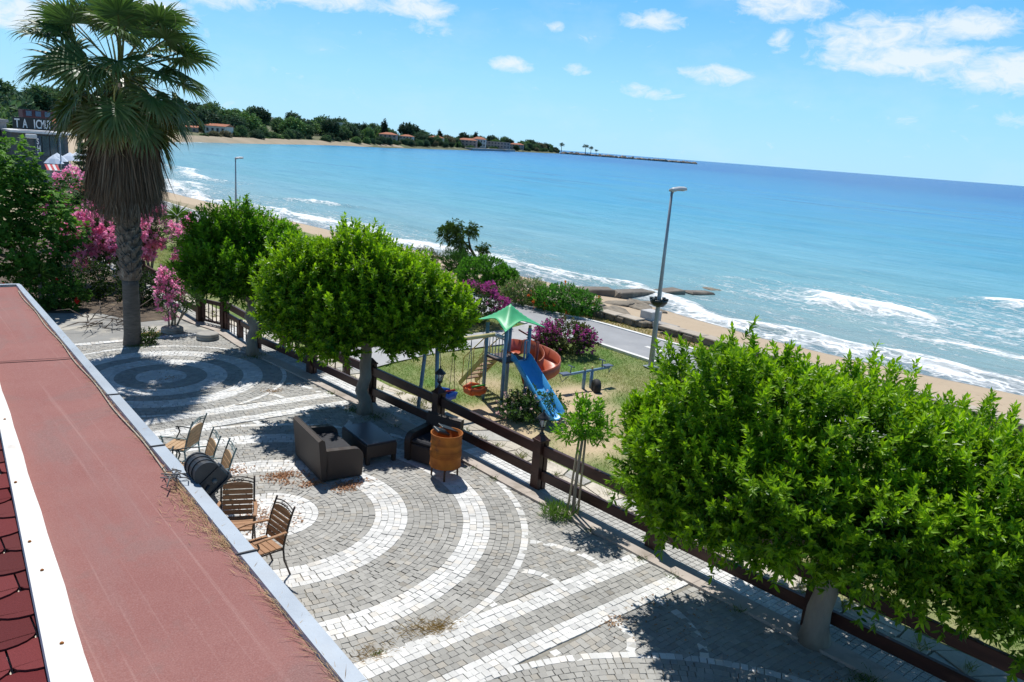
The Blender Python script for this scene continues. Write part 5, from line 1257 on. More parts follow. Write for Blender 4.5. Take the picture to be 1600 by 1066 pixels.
# dark red shingles left of the flashing: overlapping rounded tabs
sh_m, nt, b = _new('red_shingle'); v = _coord(nt)
at_ = nt.nodes.new('ShaderNodeAttribute'); at_.attribute_name = 'Col'
sc_ = nt.nodes.new('ShaderNodeVectorMath'); sc_.operation = 'SCALE'; nt.links.new(at_.outputs['Color'], sc_.inputs[0])
nt.links.new(_math(nt, 'ADD', .55, _math(nt, 'MULTIPLY', _noise(nt, 150, 3, .7, v), .9)), sc_.inputs['Scale'])
nt.links.new(sc_.outputs[0], b.inputs['Base Color']); b.inputs['Roughness'].default_value = .9; b.inputs['Specular IOR Level'].default_value = .15
_bump(nt, b, _noise(nt, 140, 3, .6, v), .6, .008)
V = []; F = []; Cc = []; r = np.random.default_rng(5)
pw, ph_ = .34, .29
for row in range(64):
    for c_ in range(-2, 9):
        yb = -1.9+row*ph_; xc = 1.46-.15-c_*pw+(pw/2 if row % 2 else 0); z0 = 2.985
        # tab: rounded lower edge pointing toward -Y (towards the camera), lifted over the row below
        pts = [(-pw/2+.006, ph_*1.15), (-pw/2+.006, .08)]+[(-(pw/2-.004)*math.cos(a), .10-.10*math.sin(a)) for a in np.linspace(.1, math.pi-.1, 9)]+[(pw/2-.006, .08), (pw/2-.006, ph_*1.15)]
        k = len(V); n_ = len(pts); col = np.array([.13, .022, .024])*r.uniform(.7, 1.35)+np.array([.012, .014, .012])*r.uniform(0, 1)
        lift = .012+r.uniform(0, .003)
        ok = xc-pw/2 < fl_(yb+.3)+.05
        if not ok or yb > 15.2: continue
        for x, y in pts: V.append((min(xc+x, fl_(yb+y)+.02), yb+y, z0+lift*(1-y/(ph_*1.15)))); Cc.append(col)
        for x, y in pts: V.append((min(xc+x, fl_(yb+y)+.02), yb+y, z0-.012)); Cc.append(col*.45)
        F.append(list(range(k, k+n_))[::1]); F += [[k+n_+i, k+n_+(i+1) % n_, k+(i+1) % n_, k+i] for i in range(n_)]
me = bpy.data.meshes.new('shingles'); me.from_pydata([(p[0], p[1]-6, p[2]) for p in V], [], F)
a = me.color_attributes.new('Col', 'FLOAT_COLOR', 'POINT'); c = np.ones((len(V), 4), np.float32); c[:, :3] = Cc; a.data.foreach_set('color', c.ravel())
bm = bmesh.new(); bm.from_mesh(me); bmesh.ops.recalc_face_normals(bm, faces=bm.faces); bm.to_mesh(me); bm.free()
link('shingles', me, sh_m, bl)
plaster = surf('cream_plaster', (.62, .57, .48), (.55, .50, .42), 2, .85, .2, 40)
g = MB(); g.box((-1.2, 6.9, 1.42), (5.2, 17.6, 2.84)); g.build('wall', plaster, bl, True)
g = MB(); g.box((-.95, 6.9, 2.90), (6.0, 17.86, .11)); g.build('soffit', plaster, bl, True)

# ------------------------------------------------------------------ floodlight on the roof edge
FR = Matrix(((0, .64, .766), (-1, 0, 0), (0, -.766, .64))).to_4x4()      # local x = across, y = outward normal, z = up the face
def place(o, loc, m): o.matrix_world = Matrix.Translation(loc) @ m
t = thing('floodlight', 'black ribbed floodlight tilted over the roof edge toward the court', 'floodlight', (2.20, 6.50, 3.035))
def fbuild(mb, name, mat):
    o = mb.build(name, mat, t)
    for v_ in o.data.vertices: v_.co = (FR.to_3x3() @ v_.co)*.76
    return o
mb = MB(); mb.box((0, .03, 0), (.36, .17, .30), bev=.012, taper=1.0); fbuild(mb, 'housing', blackp)
mb = MB(); mb.box((0, .125, 0), (.41, .022, .345), bev=.006); mb.box((0, -.06, 0), (.375, .02, .315), bev=.006); fbuild(mb, 'front_flange', blackp)
mb = MB(); mb.box((0, .139, 0), (.35, .006, .285)); fbuild(mb, 'glass', surf('flood_glass', (.10, .11, .12), rough=.08, bump=0))
mb = MB(); pr = [(-.075, -.14)]+[(-.075-.15*math.sin(a), -.14*math.cos(a)) for a in np.linspace(.12, math.pi-.12, 12)]+[(-.075, .14)]
mb.prism([(y, z) for y, z in pr], -.17, .17, Matrix(((0, 0, 1), (1, 0, 0), (0, 1, 0))))
for k in range(4):
    x = -.165+k*.11; mb.prism([(y-.010 if y < -.08 else y, z*1.05) for y, z in pr], x-.012, x+.012, Matrix(((0, 0, 1), (1, 0, 0), (0, 1, 0))))
fbuild(mb, 'ribbed_back', blackp)
mb = MB()
for x in (-.12, .12): mb.box((x, .11, .172), (.045, .07, .014), bev=.003)
fbuild(mb, 'clip', surf('clip_steel', (.35, .36, .37), rough=.4, metal=.6))
mb = MB(); m_ = Matrix.Rotation(R(90), 3, 'Y')
for s_ in (-1, 1): mb.lathe((s_*.185, .03, 0), [(.03, -.012), (.03, .012), (.012, .02)], 10, m_)
fbuild(mb, 'pivot_knob', surf('knob_grey', (.12, .12, .12), rough=.5))
mb = MB(); mb.tube([(-.05, .19, -.02), (-.12, .19, -.13), (-.16, .16, -.13)], .016, 6); mb.tube([(-.05, -.19, -.02), (-.12, -.19, -.13), (-.16, -.16, -.13)], .016, 6); mb.box((-.16, 0, -.10), (.10, .40, .02)); mb.build('bracket', blackm, t)
wire = surf('grey_cable', (.20, .19, .18), (.1, .1, .1), 10, .6, .05)
mb = MB()
for k in range(5):
    r = np.random.default_rng(90+k); p0 = Vector((2.03, 6.5+r.uniform(-.1, .15), 3.04)); pts = [p0]
    for i in range(5): pts.append(p0+Vector((-.04-.035*i+r.normal()*.03, .07*math.sin(i*1.7+k)+r.normal()*.03, .015+.035*abs(math.sin(i*1.3+k)))))
    mb.tube(pts, .006, 5)
tag(mb.build('cable_tangle', wire), 'tangle of thin grey cables on the roof beside the floodlight', 'cable')
mb = MB(); pts = [(ri(y)-.025-.012*math.sin(y*3.1), y, 3.004) for y in np.arange(6.6, 15.6, .25)]; mb.tube(pts, .007, 5)
tag(mb.build('roof_cable', surf('beige_cable', (.55, .48, .36), rough=.6)), 'long pale cable running along the inside of the metal roof edge', 'cable')

# ------------------------------------------------------------------ litter: pine needles, leaves, grass
r = np.random.default_rng(101)
def needles(n, y0, y1, spread, dens):
    y = r.uniform(y0, y1, n); x = ri(y)-np.abs(r.normal(size=n))*spread*dens(y)+.01; a = R(90)+r.normal(size=n)*.55
    d = np.stack([np.cos(a), np.sin(a), r.normal(size=n)*.07], 1); z = 3.0+r.uniform(0, .025, n)*np.exp(-np.abs(x-ri(y))*9)
    return leaf_geo(np.stack([x, y, z], 1), d, np.tile([[0, 0, 1.]], (n, 1))+r.normal(size=(n, 3))*.3, r.uniform(.06, .17, n), np.full(n, .0032), lerp((.30, .19, .09), (.68, .50, .28), r.uniform(0, 1, n)), .2, 0, .5)
dens = lambda y: .35+.9*np.exp(-((y-5.9)/.45)**2)+.5*np.exp(-((y-4.9)/.35)**2)
n = 500; sc = (np.stack([r.uniform(1.1, 2, n), r.uniform(2.5, 14, n), np.full(n, 3.004)], 1), )
tag(geo_obj('pine_needles', join_geo([needles(620, 3.1, 6.7, .045, dens), needles(380, 5.2, 6.5, .09, dens), needles(500, 6.6, 15.5, .02, lambda y: np.ones_like(y))]), drym), 'drift of dry brown pine needles along the metal roof edge', 'pine needles', kind='stuff')
def litter(name, label, blobs, n, Ls, c0, c1, ring=None):
    P = []
    for cx, cy, rx, ry, w in blobs:
        k = int(n*w); q = r.normal(size=(k, 2))*.55
        P.append(np.stack([cx+q[:, 0]*rx, cy+q[:, 1]*ry], 1))
    P = np.concatenate(P)
    if ring is not None: P = P[np.hypot(P[:, 0]-ring[0], P[:, 1]-ring[1]) > ring[2]]
    n = len(P); base = np.concatenate([P, r.uniform(.006, .022, (n, 1))], 1); a = r.uniform(0, 6.28, n)
    d = np.stack([np.cos(a), np.sin(a), r.normal(size=n)*.25], 1)
    return tag(geo_obj(name, leaf_geo(base, d, np.tile([[0, 0, 1.]], (n, 1))+r.normal(size=(n, 3))*.45, r.uniform(.6, 1.3, n)*Ls, r.uniform(.6, 1.2, n)*Ls*.5, lerp(c0, c1, r.uniform(0, 1, n)), .3, .0, .45), drym), label, 'leaf litter', kind='stuff')
BR = ((.33, .16, .08), (.62, .37, .22))
litter('leaf_litter', 'ragged patch of brown fallen leaves left of the sofa', [(5.60, 12.25, .30, .30, .5), (5.85, 11.85, .22, .12, .25), (5.50, 12.45, .28, .14, .35)], 520, .055, *BR, ring=(5.63, 12.2, .12))
litter('leaf_litter', 'patch of brown fallen leaves in front of the sofa corner', [(6.25, 11.45, .26, .18, .6), (6.45, 11.55, .3, .12, .3)], 330, .055, *BR)
litter('leaf_litter', 'brown leaves scattered near the iron chairs', [(4.80, 13.05, .30, .2, .6), (4.55, 12.8, .3, .3, .2)], 260, .055, *BR)
litter('leaf_litter', 'brown leaves scattered on the innermost white ring', [(4.65, 11.15, .45, .40, .6), (4.5, 10.9, .5, .4, .3)], 380, .05, *BR)
litter('leaf_litter', 'yellow leaves beside the foot of the palm', [(6.3, 23.3, .35, .25, 1)], 220, .08, (.5, .3, .08), (.7, .5, .2))
litter('leaf_litter', 'few brown specks and crumbs on the farther ring', [(5.55, 18.95, .2, .15, .3), (7.3, 17.0, .22, .12, .7)], 170, .04, (.3, .17, .07), (.5, .32, .16))
litter('leaf_litter', 'thin scatter of brown leaves over the shaded paving by the big ficus', [(8.0, 5.6, .7, .6, .5), (7.3, 6.0, .2, .1, .3), (8.6, 3.6, .5, .8, .4)], 170, .045, (.3, .17, .08), (.48, .3, .16))
def blades(name, label, P, hgt, w, c0, c1, cat, lean=.5, kind='stuff'):
    n = len(P); a = r.uniform(0, 6.28, n); d = np.stack([np.cos(a)*lean, np.sin(a)*lean, np.ones(n)], 1)*np.array([1, 1, 1])+r.normal(size=(n, 3))*.2; d[:, 2] = np.abs(d[:, 2])+.2
    nn = np.stack([np.cos(a+1.57), np.sin(a+1.57), np.zeros(n)], 1)
    return tag(geo_obj(name, leaf_geo(P, d, nn, hgt*r.uniform(.5, 1.3, n), np.full(n, w)*r.uniform(.7, 1.3, n), lerp(c0, c1, r.uniform(0, 1, n)), .2, .12, .35), plain_leaf), label, cat, kind=kind)
def tuft(cx, cy, rx, n, z=0.0): q = r.normal(size=(n, 2))*.5; return np.stack([cx+q[:, 0]*rx, cy+q[:, 1]*rx*.6, np.full(n, z)], 1)
blades('dry_tuft', 'larger dry straw tuft growing on the white band of setts', np.concatenate([tuft(5.27, 7.15, .28, 260), tuft(5.0, 7.28, .3, 120)]), .13, .006, (.30, .19, .08), (.50, .33, .17), 'grass', 1.6)
blades('dry_tuft', 'small dry straw tuft with a green heart by the roof edge', tuft(4.32, 7.17, .26, 170), .10, .006, (.32, .19, .10), (.52, .34, .2), 'grass', 1.8)
blades('green_tuft', 'tiny green sprout inside the small dry tuft', tuft(4.36, 7.12, .08, 40), .08, .008, (.08, .15, .03), (.16, .24, .06), 'grass', .9)
W_ = [tuft(float(fx(y))-.45, y, .12, 26) for y in (5.2, 6.3, 6.9, 8.0, 10.4, 11.0, 13.6, 14.6, 16.2)]+[tuft(8.5, 14.3, .35, 160), tuft(8.3, 14.9, .3, 120), tuft(8.1, 19.9, .4, 120), tuft(5.8, 22.1, .35, 160), tuft(8.95, 3.4, .3, 150), tuft(8.9, 2.6, .3, 130), tuft(8.2, 11.2, .1, 22)]
blades('joint_weeds', 'thin green weeds in the joints along the terrace kerb and tree pits', np.concatenate(W_), .11, .010, (.05, .10, .02), (.16, .22, .06), 'weeds', .8)
W_ = [tuft(float(fx(y))+.5+r.uniform(0, .5), y, .15, 30) for y in np.arange(0, 30, .55)]+[tuft(9.75, 10.9, .16, 70), tuft(9.7, 11.6, .12, 40), tuft(9.9, 14.6, .3, 120), tuft(9.6, 13.6, .25, 110), tuft(9.6, 14.3, .25, 110)]
blades('path_weeds', 'straggling weeds between the flagstones outside the fence', np.concatenate(W_), .17, .010, (.09, .14, .03), (.30, .28, .11), 'weeds', .7)
n = 190000; P = np.stack([r.uniform(10.0, 18.25, n), r.uniform(-6, 40, n)], 1); dm = dirt_mask(P[:, 0], P[:, 1]); pn = np.clip(.5+.75*vnoise(P[:, 0], P[:, 1], 1.1, 9)+.35*vnoise(P[:, 0], P[:, 1], 3.3, 4), 0, 1)
ok = (r.uniform(0, 1, n) > dm*1.15) & (P[:, 0] > fx(P[:, 1])+1.0) & ~((P[:, 1] > 18.0) & (P[:, 1] < 19.9)) & (P[:, 0] < np.interp(P[:, 1], RD[:, 0], RD[:, 1])-.05)
P = P[ok]; pn = pn[ok]; n = len(P); a = r.uniform(0, 6.28, n); d = np.stack([np.cos(a)*.9, np.sin(a)*.9, np.ones(n)], 1)
colg = lerp((.34, .32, .14), (.14, .28, .06), np.clip(pn*1.1-.1+r.normal(size=n)*.22, 0, 1))*r.uniform(.75, 1.2, n)[:, None]
lawn_g = leaf_geo(np.concatenate([P, np.full((n, 1), -.035)], 1), d, np.stack([-np.sin(a), np.cos(a), 0*a], 1), r.uniform(.05, .11, n), np.full(n, .0105), colg, .2, .1, .35)
tag(geo_obj('lawn_grass', lawn_g, plain_leaf), 'patchy dry and green grass over the playground lawn', 'grass', kind='stuff')
n = 16000; P = np.stack([r.uniform(20.3, 22.2, n), r.uniform(-6, 34, n)], 1); ok = (P[:, 0] > np.interp(P[:, 1], RD[:, 0], RD[:, 2])+.02) & (P[:, 0] < np.interp(P[:, 1], [-6, 18, 22.6, 26, 34], [22, 21.7, 21.2, 21.2, 20.6])); P = P[ok]; n = len(P); a = r.uniform(0, 6.28, n)
tag(geo_obj('verge_grass', leaf_geo(np.concatenate([P, np.full((n, 1), -.035)], 1), np.stack([np.cos(a)*.8, np.sin(a)*.8, np.ones(n)], 1), np.stack([-np.sin(a), np.cos(a), 0*a], 1), r.uniform(.05, .14, n), np.full(n, .02), lerp((.42, .31, .14), (.17, .21, .06), r.uniform(0, 1, n)**1.6), .2, .1, .35), plain_leaf), 'dry grass on the verge between the road and the sea wall', 'grass', kind='stuff')
# dead branches behind the palm
mb = MB(); r = np.random.default_rng(111)
for k in range(46):
    p = Vector((5.5+r.uniform(-.5, .9), 24.6+r.uniform(-.5, .6), r.uniform(.0, .55))); a = r.uniform(0, 6.28); L = r.uniform(.4, 1.1); d = Vector((math.cos(a), math.sin(a), r.uniform(-.2, .45)))
    mb.tube([p, p+d*L*.5+Vector((0, 0, r.uniform(-.05, .15))), p+d*L], [.016, .011, .005], 5)
tag(mb.build('brushwood_heap', surf('dead_twig', (.24, .19, .15), (.12, .09, .07), 6, .9, .2)), 'heap of dead twigs and branches against the palm', 'branches')

# ------------------------------------------------------------------ headland across the bay
SH2 = [(60, 235), (76, 262), (95.7, 292), (132, 325), (201, 407), (262, 442), (395, 562), (560, 710), (672, 813), (860, 960), (1000, 1075), (1031, 1100)]
head = surf('headland_ground', (.15, .145, .075), (.085, .105, .04), .05, .95, .3, .4, c3=(.26, .21, .13), s3=.02, t3=(.62, .75))
strip('headland', SH2, [(700, 9), (260, 8.5), (140, 7), (80, 5.2), (45, 3.2), (22, 1.8), (10, .8), (3, -.4), (-4, -1.6)], head, sub=5, jit=4)
HP = np.array(SH2, float); seg = np.linalg.norm(np.diff(HP, axis=0), axis=1); cum = np.concatenate([[0], np.cumsum(seg)])
def hpt(s, off):
    x = np.interp(s, cum, HP[:, 0]); y = np.interp(s, cum, HP[:, 1]); k = min(np.searchsorted(cum, s, 'right')-1, len(seg)-1); k = max(k, 0)
    d = (HP[k+1]-HP[k])/seg[k]; return x-d[1]*off, y+d[0]*off, float(np.interp(off, [3, 10, 22, 45, 80, 140, 260], [-.4, .8, 1.8, 3.2, 5.2, 7, 8.5]))
strip('headland_beach', [(60, 235), (76, 262), (95.7, 292), (132, 325), (170, 368), (215, 415), (250, 436), (300, 478)], [(8, 1.0), (5, .6), (3, .2), (0, -.85), (-6, -1.7)], surf('far_sand', (.38, .30, .21), (.28, .235, .16), .1, .9, .2, 1), sub=3)
def tree_mesh(kind, seed):
    r = np.random.default_rng(seed); h = 1.0
    if kind == 'cypress': bl = [(0, 0, .5, .13, .13, .48)]; n, K, L, W = 420, 4, .10, .05
    elif kind == 'pine': bl = [(0, 0, .72, .30, .30, .22), (.18, .1, .62, .2, .2, .15), (-.2, -.05, .6, .2, .2, .15), (0, 0, .45, .22, .22, .2)]; n, K, L, W = 420, 5, .10, .05
    elif kind == 'palm':
        bl = [(0, 0, .88, .14, .14, .1)]; n, K, L, W = 40, 5, .16, .03
    else:
        bl = [(0, 0, .55, .40, .38, .36), (r.uniform(.1, .3), .1, .45, .3, .3, .28), (-r.uniform(.1, .3), -.1, .5, .3, .3, .3), (r.uniform(-.2, .2), r.uniform(-.2, .2), .75, .25, .25, .22), (.1, -.25, .35, .28, .28, .25), (-.25, .2, .3, .28, .28, .25)]; n, K, L, W = 620, 5, .105, .06
    p, o = crown_pts(bl, n, r, (.72, 1.1), .2, .6)
    pal = {'broad': ((.06, .115, .065), (.18, .28, .115)), 'dark': ((.045, .088, .065), (.115, .185, .10)), 'tawny': ((.12, .12, .08), (.29, .25, .16)), 'bright': ((.08, .155, .065), (.23, .36, .12)),  # distance haze put into these leaf tones, paler and bluer
           'cypress': ((.018, .04, .028), (.04, .075, .042)), 'pine': ((.022, .052, .034), (.07, .115, .06)), 'palm': ((.03, .06, .02), (.09, .13, .04))}[kind]
    g1 = rosettes(p, o, K, L, W, *pal, r, tone=np.clip(.3+.35*o[:, 2]+r.normal(size=n)*.22, 0, 1))
    tr = MB(); tr.tube([(0, 0, -.08), (0, 0, .8 if kind in ('palm', 'pine') else .45)], [.035, .02], 6)
    k0 = len(g1[0]); tv = np.array([tuple(q) for q in tr.v]); tf = np.array([f for f in tr.f if len(f) == 4]); tt = np.concatenate([tf[:, [0, 1, 2]], tf[:, [0, 2, 3]]])
    return raw_mesh(kind+'_tree', np.concatenate([g1[0], tv]), tris=np.concatenate([g1[1], tt+k0]), col=np.concatenate([g1[2], np.tile([[.12, .09, .065]], (len(tv), 1))]))
TM = {k: [tree_mesh(k, 300+i*10+j) for j in range(3)] for i, k in enumerate(('broad', 'dark', 'tawny', 'bright', 'cypress', 'pine', 'palm'))}
for l in TM.values():
    for me in l: me.materials.append(dull_leaf)
DESC = {'broad': 'mid green broadleaf tree in the belt of trees on the headland', 'dark': 'dark dense evergreen tree in the belt of trees on the headland', 'tawny': 'brownish tree in the belt of trees on the headland', 'bright': 'light green bushy tree in the belt of trees on the headland',
        'cypress': 'narrow dark cypress rising out of the headland trees', 'pine': 'dark pine standing among the headland trees', 'palm': 'small palm among the shore buildings of the headland'}
r = np.random.default_rng(401)
def far_tree(kind, x, y, z, h, wk=1.0, label=None, group='trees on the far headland'):
    o = bpy.data.objects.new(('palm_tree' if kind == 'palm' else 'cypress_tree' if kind == 'cypress' else 'pine_tree' if kind == 'pine' else 'tree'), TM[kind][r.integers(3)]); COL.objects.link(o)
    o.location = (x, y, z); o.scale = (h*wk, h*wk, h); o.rotation_euler = (0, 0, r.uniform(0, 6.28)); tag(o, label or DESC[kind], 'tree', group); return o
GAPS = [(cum[2]+18, cum[2]+55)]
# the tree belt, front rows lower and nearer, back rows up the slope
for off, step, hh in ((9, 9, 4.2), (26, 13, 8.2), (52, 16, 9.6), (95, 24, 10), (140, 36, 10.5)):
    s = cum[2]+6+r.uniform(0, 8)
    while s < cum[-1]-6:
        x, y, z = hpt(s, off+r.uniform(-6, 6)*min(1, off/25)); d = math.hypot(x, y); far_k = 1+max(0, d-520)/1500
        skip = (off < 20 and s < cum[3]-20 and r.uniform() < .35) or (off < 50 and any(a < s < b for a, b in GAPS))
        if d > 820 and off > 60: skip = True
        if d > 1000 and r.uniform() < .2: skip = True
        if d > 620 and off > 20 and r.uniform() < .3: skip = True
        if not skip:
            k = r.choice(['broad', 'dark', 'tawny', 'bright', 'pine', 'cypress'], p=[.36, .26, .07, .15, .12, .04])
            h = hh*r.uniform(.7, 1.3)*far_k*(1.35 if k in ('cypress', 'pine') else 1)*(.85 if d > 700 else 1)
            far_tree(k, x, y, z-.3, h, r.uniform(1.0, 1.5) if k != 'cypress' else .9)
        s += step*r.uniform(.7, 1.4)*far_k*(1.15 if d < 700 else 1.3)
for px_, d_, h, k, lab in ((640, 560, 15, 'pine', 'tall dark tree breaking the skyline of the headland'), (575, 470, 16, 'cypress', 'tall cypress at the crest of the headland'), (653, 565, 15, 'cypress', 'dark cypress just left of the red roofed villa'), (715, 720, 19, 'palm', 'tall palm above the villas in the middle of the headland'), (420, 390, 15, 'broad', 'tall single tree topping the left end of the headland'), (731, 760, 22, 'broad', 'large round tree beside the shore villas')):
    a = math.atan2(px_-800, 1235)
# ------------------------------------------------------------------ far houses
wallw = surf('far_white_wall', (.66, .62, .56), (.60, .55, .49), .3, .9, 0)
wallp = surf('far_pink_wall', (.46, .33, .28), (.40, .28, .24), .3, .9, 0)
tile = surf('far_roof_tile', (.42, .15, .075), (.34, .11, .055), .5, .85, 0)
winm = surf('far_window', (.05, .06, .075), rough=.3, bump=0)
def house(name, label, loc, rz, L, D, H, roof='hip', wall=wallw, nwin=4, floors=1, cat='house', rh=None, group=None):
    t = thing(name, label, cat, loc, rz, group); mb = MB(); mb.box((0, 0, H/2-.5), (L, D, H+1)); mb.build('wall', wall, t)
    rh = rh or H*.32; e = .5; mb = MB()
    if roof == 'flat': mb.box((0, 0, H+.12), (L+.3, D+.3, .24))
    elif roof == 'gable': mb.add([(-L/2-e, -D/2-e, H), (L/2+e, -D/2-e, H), (L/2+e, D/2+e, H), (-L/2-e, D/2+e, H), (-L/2-e, 0, H+rh), (L/2+e, 0, H+rh)], [(0, 1, 5, 4), (2, 3, 4, 5), (1, 2, 5), (3, 0, 4), (3, 2, 1, 0)])
    else: mb.add([(-L/2-e, -D/2-e, H), (L/2+e, -D/2-e, H), (L/2+e, D/2+e, H), (-L/2-e, D/2+e, H), (-L/2+D/2, 0, H+rh), (L/2-D/2, 0, H+rh)], [(0, 1, 5, 4), (2, 3, 4, 5), (1, 2, 5), (3, 0, 4), (3, 2, 1, 0)])
    mb.build('roof', tile if roof != 'flat' else wall, t)
    for f in range(floors):
        for k in range(nwin):
            x = -L/2+L*(k+.5)/nwin; z = H*(f+.5)/floors
            mb = MB(); mb.box((x, -D/2-.02, z), (L/nwin*.42, .1, H/floors*.45)); mb.build('window', winm, t)
    return t
house('house', 'white house with a red tiled roof above the far beach', (122, 338, 1.9), R(-50), 9, 6.5, 3.0, 'gable')
house('house', 'low pinkish house left of the white one above the far beach', (108, 335, 1.7), R(-25), 8, 5, 2.0, 'gable', wallp)
house('house', 'ochre villa with a red hip roof among the headland trees', (296, 494, 3.0), R(-40), 12, 8, 4.4, 'hip', wallp, 4, 2)
house('house', 'white walled villa half hidden right of the ochre one', (340, 540, 3), R(-45), 10, 7, 4.2, 'hip', wallw, 4, 2)
house('house', 'cream villa on the shore beside the large round tree', (420, 617, 3), R(-45), 13, 8, 5.2, 'hip', surf('far_cream_wall', (.55, .46, .34), bump=0), 5, 2)
house('house', 'pink house with a wide red roof on the headland waterfront', (503, 682, 2.5), R(-42), 20, 11, 6, 'hip', wallp, 5, 2)
house('house', 'white two-storey house next to the pink one on the waterfront', (538, 708, 2.5), R(-42), 15, 10, 8, 'hip', wallw, 5, 2)
house('hotel_block', 'long reddish flat-roofed block at the waterfront', (608, 776, 2.5), R(-42), 46, 12, 7, 'flat', wallp, 12, 2, 'building')
house('house', 'small pink house near the right end of the headland', (732, 876, 2.5), R(-42), 20, 10, 6, 'hip', wallp, 5, 2)
house('house', 'white cube house on the slope above the headland trees', (262, 505, 7.5), R(-45), 9, 8, 5, 'flat', wallw, 3, 1)
mb = MB(); mb.prism([(470, 628), (690, 828), (684, 836), (464, 636)], -2, 1.2); tag(mb.build('waterfront_wall', concr), 'long grey retaining wall under the waterfront houses', 'wall')
# breakwater with palms at its root
r = np.random.default_rng(501); mb = MB()
BW = np.array([(1000, 1072), (1060, 1060), (1090, 1030), (1124, 993), (1161, 949), (1188, 916)], float)
for k in range(360):
    f = r.uniform(0, 1); q = f*5; i = min(int(q), 4); p = BW[i]+(BW[i+1]-BW[i])*(q-i); w = 10*(1-f*.5)
    mb.box((p[0]+r.normal()*w*.4, p[1]+r.normal()*w*.4, -.6+abs(r.normal())*1.2*(1-.3*f)), (r.uniform(2, 7), r.uniform(2, 7), r.uniform(1.5, 3.6)), Matrix.Rotation(r.uniform(0, 3), 3, 'Z') @ Matrix.Rotation(r.uniform(-.3, .3), 3, 'X'), bev=.4)
tag(mb.build('breakwater', surf('breakwater_rock', (.42, .33, .24), (.30, .235, .17), .08, .95, 0)), 'long low breakwater of pale boulders ending in the open sea', 'breakwater')
GP = 'palms at the root of the breakwater'
for x, y, h, lab in ((1052, 1062, 18, 'tallest palm standing where the breakwater leaves the headland'), (1060, 1056, 15, 'leaning second palm at the root of the breakwater'), (1068, 1050, 11, 'shorter palm beside the tallest one on the breakwater'), (1016, 1088, 17, 'single palm at the very end of the headland')):
    far_tree('palm', x, y, 0, h, 1.3, lab, GP)
# ridge far inland
strip('far_hill', [(300, 1200), (420, 1290), (560, 1400), (700, 1560)], [(300, 8), (160, 26), (90, 33), (40, 27), (0, 8), (-60, -2)], surf('hazy_hill', (.20, .225, .22), (.145, .17, .17), .02, 1, 0), sub=4, jit=6)

# ------------------------------------------------------------------ the town end of the beach, left behind the palm
t = thing('restaurant', 'dark glass restaurant with a long black name board, behind the fig tree', 'building', (13, 80, 0))
darkw = surf('restaurant_dark', (.035, .04, .05), (.05, .055, .065), 2, .4, 0); whitew = surf('restaurant_white', (.62, .63, .64), (.55, .56, .58), 1, .7, 0)
mb = MB(); mb.box((13.3, 81.5, 1.9), (4.2, 5, 4.2)); mb.build('wall', surf('slate_wall', (.10, .115, .13), (.07, .08, .095), rough=.6, bump=0), t, True)
mb = MB(); mb.box((13.5, 80.9, 4.12), (4.9, 6.0, .16)); mb.build('roof', whitew, t, True)
sg = MB(); sg.box((12.75, 78.5, 4.80), (2.9, .10, .98)); sgn = sg.build('sign_board', blackm, t, True)
mb = MB(); mb.box((13.5, 81.4, 5.55), (2.3, 2, .75)); mb.build('upper_floor', surf('maroon_wall', (.14, .05, .05), (.1, .04, .045), 2, .7, 0), t, True)
for k in range(3): mb = MB(); mb.box((12.8+.7*k, 80.36, 5.62), (.42, .1, .42)); mb.build('window', surf('blue_glass', (.10, .16, .24), rough=.15, bump=0), t, True)
for k in range(4): mb = MB(); mb.box((13.1+.58*k, 78.94, 3.0), (.5, .1, 1.7)); mb.build('window', surf('teal_glass', (.04, .08, .10), rough=.15, bump=0), t, True)
def text(name, s, loc, size, sx_=1.0, vert=False, parent=None):
    """sign lettering as plain mesh letters"""
    c = bpy.data.curves.new(name, 'FONT'); c.body = '\n'.join(s) if vert else s; c.size = size; c.extrude = .01; c.offset = .018
    if vert: c.space_line = .85
    tmp = bpy.data.objects.new(name, c); COL.objects.link(tmp)
    me = bpy.data.meshes.new_from_object(tmp.evaluated_get(bpy.context.evaluated_depsgraph_get())); bpy.data.objects.remove(tmp)
    me.materials.clear(); off = Vector(loc)-Vector(t.location)
    for v_ in me.vertices: v_.co = Vector((v_.co.x*sx_, -v_.co.z, v_.co.y))+off
    me.name = name; return link(name, me, surf('sign_white', (.8, .8, .8), (.78, .78, .78), rough=.6, bump=0), parent)
for s, x, k in (('T', 11.42, .62), ('A', 12.0, .5), ('IC', 12.78, .62), ('MUT', 13.32, .36)): text('sign_letters', s, (x, 78.42, 4.46), 1.0, k, False, sgn)
mb = MB(); mb.box((12.78, 76.9, 2.75), (.30, .08, 2.2)); pb = mb.build('hanging_sign', surf('navy_panel', (.03, .05, .11), rough=.5, bump=0), t, True)
text('sign_letters', 'SHT', (12.67, 76.84, 3.22), .66, .55, True, pb)
mb = MB(); mb.box((12.2, 76.2, 3.85), (.75, .5, .34), bev=.05); mb.build('awning_box', whitew, t, True)
G = 'white parasols on the beach terrace'
def parasol(loc, w, label):
    t = thing('parasol', label, 'parasol', loc, 0, G); mb = MB(); mb.lathe((0, 0, 0), [(w, 2.1), (w*.55, 2.45), (0, 2.75)], 8, smooth=False); mb.build('canopy', surf('parasol_cloth', (.66, .72, .82), (.6, .66, .76), 1, .8, 0), t)
    mb = MB(); mb.tube([(0, 0, 0), (0, 0, 2.7)], .04, 6); mb.build('pole', whitew, t)
